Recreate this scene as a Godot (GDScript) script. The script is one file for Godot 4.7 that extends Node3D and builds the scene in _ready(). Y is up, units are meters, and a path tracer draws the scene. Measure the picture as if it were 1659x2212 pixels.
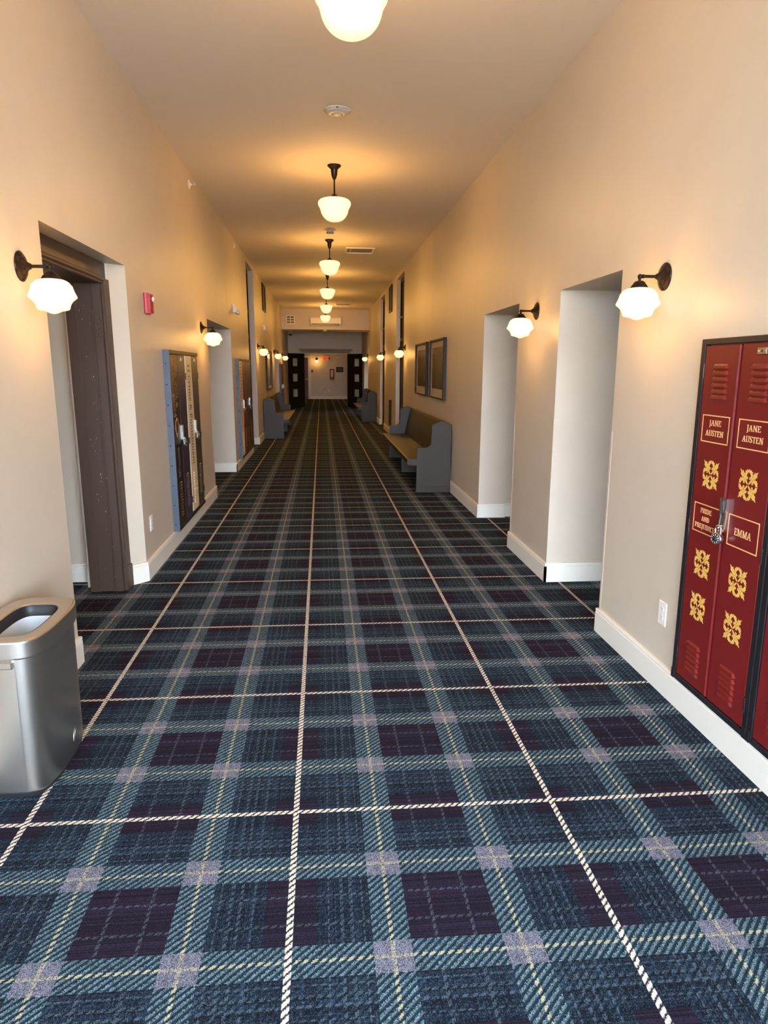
extends Node3D

# ---------------------------------------------------------------- the place
# x right, y up, -z down the corridor; metres. The camera stands at the origin's plumb line.
const CEIL := 3.472
const XR := 1.628          # face of the right wall
const XL := -1.28          # foot of the left wall, which leans back a little
const LEAN := 0.0105
const BASE_H := 0.142

var WL: Transform3D        # left wall frame: x = distance down the corridor, y up, z out of the wall
var WR: Transform3D        # right wall frame: x = world z, y up, z out of the wall
var M := {}
var rng := RandomNumberGenerator.new()
var taken := {}
var serif: SystemFont
var sans: SystemFont

# ---------------------------------------------------------------- helpers
func numbered(called: String) -> String:
	if not taken.has(called):
		taken[called] = 0
		return called
	taken[called] += 1
	return "%s_%03d" % [called, taken[called]]

func new_st() -> SurfaceTool:
	var st := SurfaceTool.new()
	st.begin(Mesh.PRIMITIVE_TRIANGLES)
	return st

func tri(st: SurfaceTool, a: Vector3, b: Vector3, c: Vector3) -> void:
	st.add_vertex(a); st.add_vertex(b); st.add_vertex(c)

func quad(st: SurfaceTool, a: Vector3, b: Vector3, c: Vector3, d: Vector3) -> void:
	tri(st, a, b, c); tri(st, a, c, d)

# a convex polygon face turned away from a centre
func face_out(st: SurfaceTool, pts: Array, centre: Vector3) -> void:
	var mid := Vector3.ZERO
	for p in pts: mid += p
	mid /= pts.size()
	var n: Vector3 = (pts[2] - pts[0]).cross(pts[1] - pts[0])
	var order := pts.duplicate()
	if n.dot(mid - centre) < 0: order.reverse()
	for k in range(1, order.size() - 1): tri(st, order[0], order[k], order[k + 1])

func box(st: SurfaceTool, lo: Vector3, hi: Vector3, bevel := 0.0) -> void:
	st.set_smooth_group(-1)
	var c := (lo + hi) / 2
	var e := (hi - lo) / 2
	var b: float = min(bevel, min(e.x, min(e.y, e.z)) * 0.9)
	for ax in 3:
		var u := (ax + 1) % 3
		var v := (ax + 2) % 3
		for s in [-1, 1]:
			var pts := []
			for q in [[-1, -1], [1, -1], [1, 1], [-1, 1]]:
				var p := Vector3.ZERO
				p[ax] = s * e[ax]; p[u] = q[0] * (e[u] - b); p[v] = q[1] * (e[v] - b)
				pts.append(c + p)
			face_out(st, pts, c)
			if b > 0.0:
				for t in [-1, 1]:      # edge between face ax=s and face u=t
					var p4 := []
					for w in [-1, 1]:
						var p := Vector3.ZERO
						p[ax] = s * e[ax]; p[u] = t * (e[u] - b); p[v] = w * (e[v] - b)
						p4.append(c + p)
					for w in [1, -1]:
						var p := Vector3.ZERO
						p[ax] = s * (e[ax] - b); p[u] = t * e[u]; p[v] = w * (e[v] - b)
						p4.append(c + p)
					face_out(st, p4, c)
	if b > 0.0:
		for sx in [-1, 1]:
			for sy in [-1, 1]:
				for sz in [-1, 1]:
					var k := Vector3(sx, sy, sz)
					face_out(st, [c + k * Vector3(e.x, e.y - b, e.z - b), c + k * Vector3(e.x - b, e.y, e.z - b), c + k * Vector3(e.x - b, e.y - b, e.z)], c)

# profile of (radius, height) pairs turned round the y axis of xf
func lathe(st: SurfaceTool, prof: Array, seg := 32, xf := Transform3D.IDENTITY) -> void:
	st.set_smooth_group(1)
	for i in prof.size() - 1:
		var p: Vector2 = prof[i]
		var q: Vector2 = prof[i + 1]
		for k in seg:
			var a := TAU * k / seg
			var b := TAU * ((k + 1) % seg) / seg
			var pa := xf * Vector3(p.x * cos(a), p.y, p.x * sin(a))
			var pb := xf * Vector3(p.x * cos(b), p.y, p.x * sin(b))
			var qa := xf * Vector3(q.x * cos(a), q.y, q.x * sin(a))
			var qb := xf * Vector3(q.x * cos(b), q.y, q.x * sin(b))
			if p.x > 1e-6: tri(st, pa, qb, pb)
			if q.x > 1e-6: tri(st, pa, qa, qb)

# a profile with three points slipped in between each two, along a smooth curve
func smooth(prof: Array) -> Array:
	var out := []
	for i in prof.size() - 1:
		var a: Vector2 = prof[maxi(i - 1, 0)]
		var b: Vector2 = prof[i]
		var c: Vector2 = prof[i + 1]
		var d: Vector2 = prof[mini(i + 2, prof.size() - 1)]
		for k in 4:
			var p := b.cubic_interpolate(c, a, d, k / 4.0)
			out.append(Vector2(maxf(p.x, 0.0), p.y))
	out.append(prof[-1])
	return out

# polygon in x,y pushed along z from z0 to z1, then through xf
func prism(st: SurfaceTool, poly: PackedVector2Array, z0: float, z1: float, xf := Transform3D.IDENTITY) -> void:
	st.set_smooth_group(-1)
	var pl := poly.duplicate()
	if Geometry2D.is_polygon_clockwise(pl): pl.reverse()
	var idx := Geometry2D.triangulate_polygon(pl)
	for k in range(0, idx.size(), 3):
		var a := pl[idx[k]]; var b := pl[idx[k + 1]]; var c := pl[idx[k + 2]]
		if (b - a).cross(c - a) < 0:
			var t := b; b = c; c = t
		tri(st, xf * Vector3(a.x, a.y, z1), xf * Vector3(c.x, c.y, z1), xf * Vector3(b.x, b.y, z1))
		tri(st, xf * Vector3(a.x, a.y, z0), xf * Vector3(b.x, b.y, z0), xf * Vector3(c.x, c.y, z0))
	for k in pl.size():
		var a := pl[k]; var b := pl[(k + 1) % pl.size()]
		quad(st, xf * Vector3(a.x, a.y, z0), xf * Vector3(a.x, a.y, z1), xf * Vector3(b.x, b.y, z1), xf * Vector3(b.x, b.y, z0))

# round bar along a line of points
func tube(st: SurfaceTool, pts: Array, r: float, seg := 12, caps := true) -> void:
	st.set_smooth_group(2)
	var rings := []
	for i in pts.size():
		var d: Vector3
		if i == 0: d = pts[1] - pts[0]
		elif i == pts.size() - 1: d = pts[i] - pts[i - 1]
		else: d = (pts[i + 1] - pts[i]).normalized() + (pts[i] - pts[i - 1]).normalized()
		d = d.normalized()
		var side := d.cross(Vector3.UP)
		if side.length() < 0.1: side = d.cross(Vector3.RIGHT)
		side = side.normalized()
		var up := side.cross(d).normalized()
		var ring := []
		for k in seg:
			var a := TAU * k / seg
			ring.append(pts[i] + (side * cos(a) + up * sin(a)) * r)
		rings.append(ring)
	for i in rings.size() - 1:
		for k in seg:
			var j := (k + 1) % seg
			quad(st, rings[i][k], rings[i][j], rings[i + 1][j], rings[i + 1][k])
	if caps:
		st.set_smooth_group(-1)
		for k in range(1, seg - 1):
			tri(st, rings[0][0], rings[0][k + 1], rings[0][k])
			var l: Array = rings[-1]
			tri(st, l[0], l[k], l[k + 1])

func done(st: SurfaceTool) -> ArrayMesh:
	st.generate_normals()
	return st.commit()

func part(parent: Node3D, called: String, mesh: Mesh, m: Material, at := Transform3D.IDENTITY) -> MeshInstance3D:
	var o := MeshInstance3D.new()
	o.name = called
	o.mesh = mesh
	o.material_override = m
	o.cast_shadow = GeometryInstance3D.SHADOW_CASTING_SETTING_ON
	o.transform = at
	parent.add_child(o, true)
	return o

func bpart(parent: Node3D, called: String, lo: Vector3, hi: Vector3, m: Material, bevel := 0.0) -> MeshInstance3D:
	var st := new_st()
	box(st, lo, hi, bevel)
	return part(parent, called, done(st), m)

func thing(called: String, label: String, category: String, at: Transform3D, group := "") -> Node3D:
	var o := Node3D.new()
	o.name = numbered(called)
	o.transform = at
	add_child(o)
	o.set_meta("label", label)
	o.set_meta("category", category)
	if group != "": o.set_meta("group", group)
	return o

func struct_mesh(called: String, mesh: Mesh, m: Material, at := Transform3D.IDENTITY, label := "") -> MeshInstance3D:
	var o := part(self, numbered(called), mesh, m, at)
	o.set_meta("kind", "structure")
	if label != "": o.set_meta("label", label)
	return o

func struct_node(called: String, at := Transform3D.IDENTITY, label := "") -> Node3D:
	var o := Node3D.new()
	o.name = numbered(called)
	o.transform = at
	add_child(o)
	o.set_meta("kind", "structure")
	if label != "": o.set_meta("label", label)
	return o

func shift(x: float, y: float, z: float) -> Transform3D:
	return Transform3D(Basis.IDENTITY, Vector3(x, y, z))

# lettering as thin solid type, centred, fitted to a width and a height
func letters(parent: Node3D, words: String, width: float, height: float, m: Material, at: Transform3D, font: Font = null, called := "lettering") -> MeshInstance3D:
	var t := TextMesh.new()
	t.text = words
	t.font = font if font else serif
	t.font_size = 64
	t.pixel_size = 0.001
	t.depth = 0.001
	t.curve_step = 2.0
	t.horizontal_alignment = HORIZONTAL_ALIGNMENT_CENTER
	t.vertical_alignment = VERTICAL_ALIGNMENT_CENTER
	var ab := t.get_aabb()
	var k := Vector3(width / maxf(ab.size.x, 0.001), height / 0.0462, 1.0)     # capitals stand 46.2 mm high at this size
	return part(parent, called, t, m, at * Transform3D(Basis.from_scale(k), Vector3(-ab.get_center().x * k.x, -0.0011 * k.y, 0.0005)))

func mat(c: Color, rough := 0.6, metal := 0.0, spec := 0.5) -> StandardMaterial3D:
	var m := StandardMaterial3D.new()
	m.albedo_color = c
	m.roughness = rough
	m.metallic = metal
	m.metallic_specular = spec
	return m

func rgb(r: int, g: int, b: int) -> Color:
	return Color(r / 255.0, g / 255.0, b / 255.0)

# ---------------------------------------------------------------- textures
func carpet_image() -> Image:
	var n := 1024
	var kind := PackedInt32Array(); kind.resize(n)      # 0 plum, 1 teal, 2 light stripe
	var line := PackedInt32Array(); line.resize(n)      # 1 white cord, 2 straw yarn, 3 fine pale yarn
	var thread_u := PackedFloat32Array(); thread_u.resize(n)
	var thread_v := PackedFloat32Array(); thread_v.resize(n)
	for i in n:
		var u := (i + 0.5) / n
		var s: float = min(u, 1.0 - u)
		kind[i] = 0 if s < 0.080 else (1 if s < 0.249 else (2 if s < 0.362 else 0))
		line[i] = 0
		if s < 0.0108: line[i] = 1
		elif absf(s - 0.306) < 0.0062: line[i] = 2
		elif absf(s - 0.160) < 0.0052 or absf(s - 0.190) < 0.0052 or absf(s - 0.118) < 0.003 or absf(s - 0.226) < 0.003: line[i] = 3
		elif absf(s - 0.441) < 0.0052: line[i] = 3
		if i % 5 == 0:
			thread_u[i] = rng.randf_range(0.82, 1.18)
			thread_v[i] = rng.randf_range(0.76, 1.24)
		else:
			thread_u[i] = thread_u[i - 1]
			thread_v[i] = thread_v[i - 1]
	var plum := Vector3(34, 29, 43)
	var teal := Vector3(32, 48, 61)
	var navy := Vector3(24, 32, 45)
	var deep := Vector3(20, 40, 49)
	var pale := Vector3(100, 115, 127)
	var lilac := Vector3(106, 108, 124)
	var straw := Vector3(174, 168, 142)
	var white := Vector3(226, 216, 198)
	var fine := Vector3(94, 110, 118)
	var gap := Vector3(38, 44, 60)
	var tuft := PackedFloat32Array(); tuft.resize(n * n)
	for k in n * n: tuft[k] = rng.randf()
	var data := PackedByteArray(); data.resize(n * n * 3)
	for j in n:
		var kv := kind[j]
		var lv := line[j]
		var j3 := ((j / 3) * 3) * n
		for i in n:
			var ku := kind[i]
			var lu := line[i]
			var r := tuft[j * n + i]
			var r2 := tuft[j3 + (i & ~1)]              # pile tufts a few millimetres long
			var ph := fposmod((i + j) * 38.0 / n + (r2 - 0.5) * 0.26, 1.0)
			var up := ph < 0.5
			var c: Vector3
			if ku == 2 and kv == 2:
				c = lilac * (0.58 + 0.74 * r2)
			elif ku == 2 or kv == 2:
				c = (pale * (0.46 + 0.86 * r2)) if up else (deep * (0.7 + 0.9 * r2))
			elif ku == 0 and kv == 0:
				c = plum * (0.76 + 0.5 * r2) * thread_v[j]
			else:
				var a := navy
				if ku == 1 and kv == 1: a = teal if up else navy
				elif up: a = teal.lerp(navy, 0.5)
				c = a * (0.66 + 0.66 * r2) * (thread_v[j] * thread_u[i])
				if r2 > 0.88: c = c.lerp(fine, 0.4)
			if (lu == 3 or lv == 3) and ku != 2 and kv != 2:
				if ph < 0.66 and r2 > 0.2: c = c.lerp(fine, 0.3 + 0.4 * r2)
			if (lu == 2 and kv != 2 or lv == 2 and ku != 2) and ph < 0.54:
				c = straw * (0.82 + 0.28 * r2)
			elif (lu == 2 or lv == 2) and ku == 2 and kv == 2 and r2 > 0.3:
				c = c.lerp(straw, 0.7)
			if lu == 1 or lv == 1:
				if ph < 0.64: c = white * (0.86 + 0.18 * r2)
				else: c = gap
			c *= 0.88 + 0.24 * r
			var o := (j * n + i) * 3
			data[o] = int(clampf(c.x, 0, 255))
			data[o + 1] = int(clampf(c.y, 0, 255))
			data[o + 2] = int(clampf(c.z, 0, 255))
	return Image.create_from_data(n, n, false, Image.FORMAT_RGB8, data)

# faint unevenness and hand smudges of old wall paint
func mottle_image() -> Image:
	var f := FastNoiseLite.new()
	f.seed = 17; f.frequency = 0.018; f.fractal_octaves = 5
	var im := f.get_seamless_image(256, 256)
	im.convert(Image.FORMAT_RGB8)
	for y in 256:
		for x in 256:
			var v: float = 0.985 + 0.015 * clampf(im.get_pixel(x, y).r * 1.4 - 0.1, 0.0, 1.0)
			im.set_pixel(x, y, Color(v, v * 0.996, v * 0.992))
	return im

# an old sepia photograph: blotches of brown with a paler band near the top
func sepia_image(seed_n: int) -> Image:
	var w := 96
	var h := 144
	var f := FastNoiseLite.new()
	f.seed = seed_n; f.frequency = 0.035; f.fractal_octaves = 4
	var im := Image.create(w, h, false, Image.FORMAT_RGB8)
	for y in h:
		for x in w:
			var v := 0.16 + 0.16 * f.get_noise_2d(x * 1.6, y * 0.5)
			if y < 26: v += 0.14 + 0.1 * f.get_noise_2d(x * 2.0 + 90, y)
			if absf(x - 60 - 8 * sin(y * 0.05)) < 7 and y > 40: v += 0.08
			v = clampf(v, 0.03, 0.6)
			im.set_pixel(x, y, Color(v * 1.12, v * 0.9, v * 0.66))
	return im

# ---------------------------------------------------------------- materials
func make_materials() -> void:
	serif = SystemFont.new(); serif.font_names = PackedStringArray(["Droid Serif"]); serif.font_weight = 500
	sans = SystemFont.new(); sans.font_names = PackedStringArray(["Droid Sans"]); sans.font_weight = 700
	M.wall = mat(rgb(204, 193, 177), 0.42)
	M.wall.albedo_texture = ImageTexture.create_from_image(mottle_image())
	M.wall.uv1_triplanar = true
	M.wall.uv1_world_triplanar = true
	M.wall.uv1_scale = Vector3(0.55, 0.55, 0.55)
	M.ceiling = mat(rgb(233, 224, 212), 0.8)
	M.trim = mat(rgb(230, 227, 217), 0.38)
	M.carpet = mat(Color.WHITE, 0.95, 0.0, 0.2)
	M.carpet.albedo_texture = ImageTexture.create_from_image(carpet_image())
	M.wood = mat(rgb(68, 52, 43), 0.42)
	M.dark_door = mat(rgb(30, 23, 20), 0.5, 0.0, 0.3)
	M.red_door = mat(rgb(84, 40, 30), 0.4)
	M.bronze = mat(rgb(46, 35, 30), 0.27, 0.75)
	M.steel = mat(rgb(196, 192, 186), 0.3, 1.0)
	M.bin_steel = mat(rgb(200, 195, 188), 0.32, 1.0)
	M.chrome = mat(rgb(226, 226, 226), 0.24, 1.0)
	M.pew = mat(rgb(54, 47, 40), 0.42, 0.0, 0.35)
	M.black = mat(rgb(26, 26, 30), 0.5)
	M.white = mat(rgb(232, 230, 224), 0.4)
	M.grey_plastic = mat(rgb(206, 203, 198), 0.45)
	M.slot = mat(rgb(40, 38, 36), 0.7)
	M.locker_frame = mat(rgb(27, 26, 31), 0.36)
	M.locker_red = mat(rgb(108, 23, 24), 0.32)
	M.gold = mat(rgb(214, 172, 88), 0.5)
	M.gold_line = mat(rgb(232, 178, 120), 0.5)
	M.locker_blue = mat(rgb(66, 75, 92), 0.45)
	M.locker_black = mat(rgb(32, 29, 30), 0.3)
	M.locker_plum = mat(rgb(52, 44, 66), 0.3)
	M.locker_cream = mat(rgb(222, 206, 176), 0.35)
	M.locker_olive = mat(rgb(70, 64, 56), 0.3)
	M.locker_brown = mat(rgb(70, 46, 34), 0.3)
	M.locker_oxblood = mat(rgb(120, 40, 28), 0.3)
	M.pew_mark = mat(rgb(84, 76, 74), 0.5)
	M.ink = mat(rgb(40, 36, 34), 0.5)
	M.dull_gold = mat(rgb(150, 112, 72), 0.5)
	M.alarm_red = mat(rgb(176, 26, 44), 0.3)
	M.alarm_band = mat(rgb(206, 92, 104), 0.3)
	M.frame = mat(rgb(40, 33, 31), 0.4, 0.0, 0.3)
	M.matboard = mat(rgb(216, 206, 186), 0.7)
	M.bag = mat(rgb(224, 230, 236), 0.3)
	M.rubber = mat(rgb(20, 20, 22), 0.7)
	M.extinguisher = mat(rgb(120, 16, 26), 0.35)
	var pane := mat(Color(1, 1, 1, 0.06), 0.02)
	pane.transparency = BaseMaterial3D.TRANSPARENCY_ALPHA
	M.pane = pane
	var pg := mat(Color(0.6, 0.6, 0.6, 0.03), 0.03, 0.0, 0.3)
	pg.transparency = BaseMaterial3D.TRANSPARENCY_ALPHA
	M.picture_glass = pg
	M.lens = mat(rgb(120, 122, 126), 0.1)
	M.globe = mat(rgb(236, 228, 205), 0.25)
	M.globe.emission_enabled = true
	M.globe.emission = Color(1.0, 0.93, 0.74)
	M.globe.emission_energy_multiplier = 0.95
	M.exit_glow = mat(rgb(240, 120, 110), 0.5)
	M.exit_glow.emission_enabled = true
	M.exit_glow.emission = Color(1.0, 0.30, 0.22)
	M.exit_glow.emission_energy_multiplier = 0.55
	M.paving = mat(rgb(170, 168, 160), 0.9)

# ---------------------------------------------------------------- light
const LAMP_COLOR := Color(1.0, 0.73, 0.35)
const PENDANT_ENERGY := 0.8
const SCONCE_ENERGY := 0.235

func lamp(parent: Node3D, at: Vector3, energy: float, radius: float) -> void:
	var l := OmniLight3D.new()
	l.name = "lamp_glow"
	l.light_color = LAMP_COLOR
	l.light_energy = energy
	l.light_size = radius
	l.omni_range = 60.0
	l.omni_attenuation = 2.0
	l.shadow_enabled = true
	l.position = at
	parent.add_child(l, true)

func _ready() -> void:
	rng.seed = 20240611
	# ---- camera
	var cam := Camera3D.new()
	cam.name = "camera"
	cam.fov = 72.015
	cam.near = 0.05
	cam.far = 200.0
	cam.rotation_order = EULER_ORDER_YXZ
	cam.position = Vector3(0, 1.525, 0)
	cam.rotation = Vector3(-0.19984, -0.088372, 0.00637)
	add_child(cam)
	cam.current = true
	# ---- sky, daylight through the glazed entrance behind the camera, exposure
	var sky_m := ProceduralSkyMaterial.new()
	sky_m.sky_top_color = Color(0.84, 0.915, 1.0)
	sky_m.sky_horizon_color = Color(0.89, 0.94, 1.0)
	sky_m.ground_bottom_color = Color(0.55, 0.56, 0.55)
	sky_m.ground_horizon_color = Color(0.76, 0.81, 0.84)
	sky_m.sun_angle_max = 1.0
	sky_m.energy_multiplier = 1.0
	var sky := Sky.new()
	sky.sky_material = sky_m
	var env := Environment.new()
	env.background_mode = Environment.BG_SKY
	env.sky = sky
	env.background_energy_multiplier = 53.0
	env.tonemap_mode = Environment.TONE_MAPPER_LINEAR
	env.tonemap_exposure = 1.0
	env.sdfgi_enabled = true
	env.ssao_enabled = true
	env.ssil_enabled = true
	var we := WorldEnvironment.new()
	we.name = "surroundings"
	we.environment = env
	add_child(we)

	WL = Transform3D(Basis(Vector3(0, 0, -1), Vector3(-LEAN, 1, 0).normalized(), Vector3(1, LEAN, 0).normalized()), Vector3(XL, 0, 0))
	WR = Transform3D(Basis(Vector3(0, 0, 1), Vector3(0, 1, 0), Vector3(-1, 0, 0)), Vector3(XR, 0, 0))
	make_materials()
	build_shell()
	build_doorcase()
	build_doors()
	build_far_end()
	build_lockers()
	build_benches()
	build_lamps()
	build_can()
	build_pictures()
	build_small_things()

func on_left(s: float, y: float) -> Transform3D: return WL * shift(s, y, 0)
func on_right(z: float, y: float) -> Transform3D: return WR * shift(z, y, 0)

# ---------------------------------------------------------------- the shell
func plane_uv_floor() -> ArrayMesh:
	var st := new_st()
	st.set_smooth_group(-1)
	var x0 := -4.7; var x1 := 4.7; var z0 := -37.2; var z1 := 4.8
	var px := 0.9145; var pz := 0.926
	var pts := [Vector3(x0, 0, z0), Vector3(x1, 0, z0), Vector3(x1, 0, z1), Vector3(x0, 0, z1)]
	for k in [0, 1, 2, 0, 2, 3]:
		var p: Vector3 = pts[k]
		st.set_uv(Vector2((p.x + 0.1045) / px, (p.z + 2.232) / pz))
		st.add_vertex(p)
	st.set_uv(Vector2.ZERO)
	for e in [[0, 1], [1, 2], [2, 3], [3, 0]]:
		var a: Vector3 = pts[e[0]]; var b: Vector3 = pts[e[1]]
		quad(st, b, a, a - Vector3(0, 0.2, 0), b - Vector3(0, 0.2, 0))
	quad(st, pts[3] - Vector3(0, 0.2, 0), pts[2] - Vector3(0, 0.2, 0), pts[1] - Vector3(0, 0.2, 0), pts[0] - Vector3(0, 0.2, 0))
	return done(st)

# baseboard run in a wall frame: from x=a to x=b, face out along +z
func base_run(st: SurfaceTool, xf: Transform3D, a: float, b: float) -> void:
	var prof := PackedVector2Array([Vector2(0, 0), Vector2(0.016, 0), Vector2(0.016, 0.118), Vector2(0.0125, 0.121), Vector2(0.0125, 0.126), Vector2(0.0155, 0.1285), Vector2(0.0155, 0.134), Vector2(0.011, BASE_H), Vector2(0, BASE_H)])
	# profile (z out, y up) pushed along x
	prism(st, prof, a, b, xf * Transform3D(Basis(Vector3(0, 0, 1), Vector3(0, 1, 0), Vector3(1, 0, 0)), Vector3.ZERO))

func build_shell() -> void:
	struct_mesh("floor", plane_uv_floor(), M.carpet, Transform3D.IDENTITY, "plaid carpet in navy, teal and plum with cream cord lines")
	var st := new_st()
	box(st, Vector3(-4.8, CEIL, -10.30), Vector3(4.8, CEIL + 0.15, 4.8))
	struct_mesh("ceiling", done(st), M.ceiling)
	st = new_st()
	box(st, Vector3(-3.6, CEIL + 0.006, -24.6), Vector3(3.6, CEIL + 0.15, -10.3))
	box(st, Vector3(-3.6, 2.98, -37.4), Vector3(3.6, CEIL + 0.15, -25.9))
	struct_mesh("ceiling", done(st), M.ceiling)

	# right wall, frame x = world z
	st = new_st()
	var T := CEIL + 0.02
	box(st, Vector3(-3.86, 0, -0.6), Vector3(0.6, T, 0))
	box(st, Vector3(-4.865, 2.06, -0.6), Vector3(-3.86, T, 0))
	box(st, Vector3(-5.89, 0, -0.6), Vector3(-4.865, T, 0))
	box(st, Vector3(-7.155, 2.063, -1.2), Vector3(-5.89, T, 0))
	box(st, Vector3(-14.2, 0, -0.285), Vector3(-7.155, T, 0))
	box(st, Vector3(-14.2, 0, -1.2), Vector3(-7.2, T, -0.285))
	box(st, Vector3(-5.89, 0, -1.2), Vector3(-3.86, T, -0.6))
	box(st, Vector3(-15.65, 3.40, -0.3), Vector3(-14.2, T, 0))
	box(st, Vector3(-18.5, 0, -0.3), Vector3(-15.65, T, 0))
	box(st, Vector3(-19.9, 3.40, -0.3), Vector3(-18.5, T, 0))
	box(st, Vector3(-25.05, 0, -0.3), Vector3(-19.9, T, 0))
	box(st, Vector3(-27.3, 2.06, -0.3), Vector3(-25.05, T, 0))
	box(st, Vector3(-29.0, 0, -0.3), Vector3(-27.3, T, 0))
	box(st, Vector3(-29.0, 0, -1.0), Vector3(-25.0, T, -0.9))
	struct_mesh("wall_right", done(st), M.wall, WR)

	# left wall, frame x = distance down the corridor
	st = new_st()
	box(st, Vector3(-0.6, 0, -0.09), Vector3(3.605, T, 0))
	box(st, Vector3(-0.6, 0, -0.4), Vector3(2.4, T, -0.09))
	box(st, Vector3(3.605, 2.195, -0.6), Vector3(5.08, T, 0))
	var plan := PackedVector2Array([Vector2(5.08, 0), Vector2(8.51, 0), Vector2(8.51, -0.7), Vector2(5.09, -0.7), Vector2(5.09, -0.345), Vector2(4.985, -0.345), Vector2(4.985, -0.09)])
	# plan (x, z) pushed up y
	prism(st, plan, 0, 2.195, Transform3D(Basis(Vector3(1, 0, 0), Vector3(0, 0, 1), Vector3(0, 1, 0)), Vector3.ZERO))
	box(st, Vector3(5.08, 2.195, -0.7), Vector3(8.51, T, 0))
	box(st, Vector3(8.51, 2.08, -0.7), Vector3(10.66, T, 0))
	box(st, Vector3(10.66, 0, -0.7), Vector3(13.25, T, 0))
	box(st, Vector3(13.25, 3.40, -0.3), Vector3(14.6, T, 0))
	box(st, Vector3(14.6, 0, -0.3), Vector3(20.3, T, 0))
	box(st, Vector3(20.3, 2.06, -0.6), Vector3(22.2, T, 0))
	box(st, Vector3(22.2, 0, -0.3), Vector3(29.0, T, 0))
	# the little room behind the wooden doorcase, and the backs of the two niches
	box(st, Vector3(5.09, 0, -2.0), Vector3(5.2, 2.7, -0.7))
	box(st, Vector3(2.4, 0, -2.1), Vector3(5.2, 2.7, -2.0))
	box(st, Vector3(2.4, 0, -2.0), Vector3(2.5, 2.7, -0.09))
	box(st, Vector3(2.4, 2.7, -2.1), Vector3(5.2, 2.8, -0.09))
	struct_mesh("wall_left", done(st), M.wall, WL)

	# outer walls of the building on both sides
	st = new_st()
	box(st, Vector3(3.5, 0, -29.1), Vector3(3.7, T + 0.1, 0.6))
	box(st, Vector3(-3.7, 0, -29.1), Vector3(-3.5, T + 0.1, 0.6))
	struct_mesh("wall_outer", done(st), M.wall)
	# baseboards
	st = new_st()
	var id := Transform3D.IDENTITY
	for r in [[-3.86 - 0.016, 0.6], [-5.89 - 0.016, -4.865 + 0.016], [-14.2, -7.155 + 0.016], [-18.5, -15.65], [-25.05, -19.9], [-29.0, -27.3]]:
		base_run(st, id, r[0], r[1])
	# returns on the jambs that face the camera: frame x runs into the wall
	for j in [[-4.865, 0.6], [-7.155, 0.285], [-15.65, 0.08], [-19.9, 0.08], [-27.3, 0.3]]:
		var f := Transform3D(Basis(Vector3(0, 0, 1), Vector3(0, 1, 0), Vector3(-1, 0, 0)) , Vector3(j[0], 0, 0))
		# in wall frame the jamb faces +x; its run goes along -z
		f = Transform3D(Basis(Vector3(0, 0, -1), Vector3(0, 1, 0), Vector3(1, 0, 0)), Vector3(j[0], 0, 0))
		base_run(st, f, -0.016, j[1])
	for j in [[-3.86, 0.6], [-5.89, 1.2]]:      # jambs that face away
		base_run(st, Transform3D(Basis(Vector3(0, 0, 1), Vector3(0, 1, 0), Vector3(-1, 0, 0)), Vector3(j[0], 0, 0)), -j[1], 0.0155)
	base_run(st, Transform3D(Basis(Vector3(0, 0, -1), Vector3(0, 1, 0), Vector3(1, 0, 0)), Vector3(-7.2, 0, 0)), 0.285, 1.2)
	struct_mesh("baseboard_right", done(st), M.trim, WR)
	st = new_st()
	for r in [[-0.6, 3.605 + 0.016], [5.08 - 0.005, 8.51 + 0.016], [10.66 - 0.016, 13.25], [14.6, 20.3 + 0.016], [22.2 - 0.016, 29.0]]:
		base_run(st, id, r[0], r[1])
	for j in [[10.66, 0.6], [14.6, 0.1], [22.2, 0.3]]:    # facing the camera: normal is -x
		base_run(st, Transform3D(Basis(Vector3(0, 0, 1), Vector3(0, 1, 0), Vector3(-1, 0, 0)), Vector3(j[0], 0, 0)), -j[1], 0.016)
	for j in [[8.51, 0.6], [3.605, 0.09]]:
		base_run(st, Transform3D(Basis(Vector3(0, 0, -1), Vector3(0, 1, 0), Vector3(1, 0, 0)), Vector3(j[0], 0, 0)), -0.0155, j[1])
	# splayed reveal beside the doorcase, and the wall inside
	var d := Vector3(4.985 - 5.08, 0, -0.09).normalized()
	var nrm := Vector3(-0.09, 0, 0.095).normalized()
	base_run(st, Transform3D(Basis(-d, Vector3(0, 1, 0), nrm), Vector3(4.985, 0, -0.09)), 0.0, 0.133)
	base_run(st, Transform3D(Basis(Vector3(0, 0, 1), Vector3(0, 1, 0), Vector3(-1, 0, 0)), Vector3(5.09, 0, 0)), -2.0, -0.345)
	struct_mesh("baseboard_left", done(st), M.trim, WL)

	# clear corner guards on the plaster corners
	for g in [[WR, -3.86, 1, 0.14, 1.19], [WR, -4.865, -1, 0.14, 1.19], [WR, -5.89, 1, 0.14, 1.19], [WR, -7.155, -1, 0.14, 1.19], [WL, 8.51, -1, 0.14, 1.19], [WL, 10.66, 1, 0.14, 1.19]]:
		var gn := struct_node("trim_1", g[0] * shift(g[1], 0, 0), "slim painted corner guard on a plaster corner")
		var sg: float = g[2]
		bpart(gn, "guard_flange", Vector3(min(0.0, sg * 0.02), g[3], 0), Vector3(max(0.0, sg * 0.02), g[4], 0.0016), M.wall)
		bpart(gn, "guard_flange", Vector3(min(0.0, -sg * 0.0016), g[3], -0.02), Vector3(max(0.0, -sg * 0.0016), g[4], 0.0016), M.wall)
		for y in [0.2, 0.68, 1.14]:
			bpart(gn, "nail_head", Vector3(min(sg * 0.008, sg * 0.012), y - 0.002, 0.0016), Vector3(max(sg * 0.008, sg * 0.012), y + 0.002, 0.0022), M.grey_plastic)
	# the paper joints in the wall covering
	st = new_st()
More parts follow.
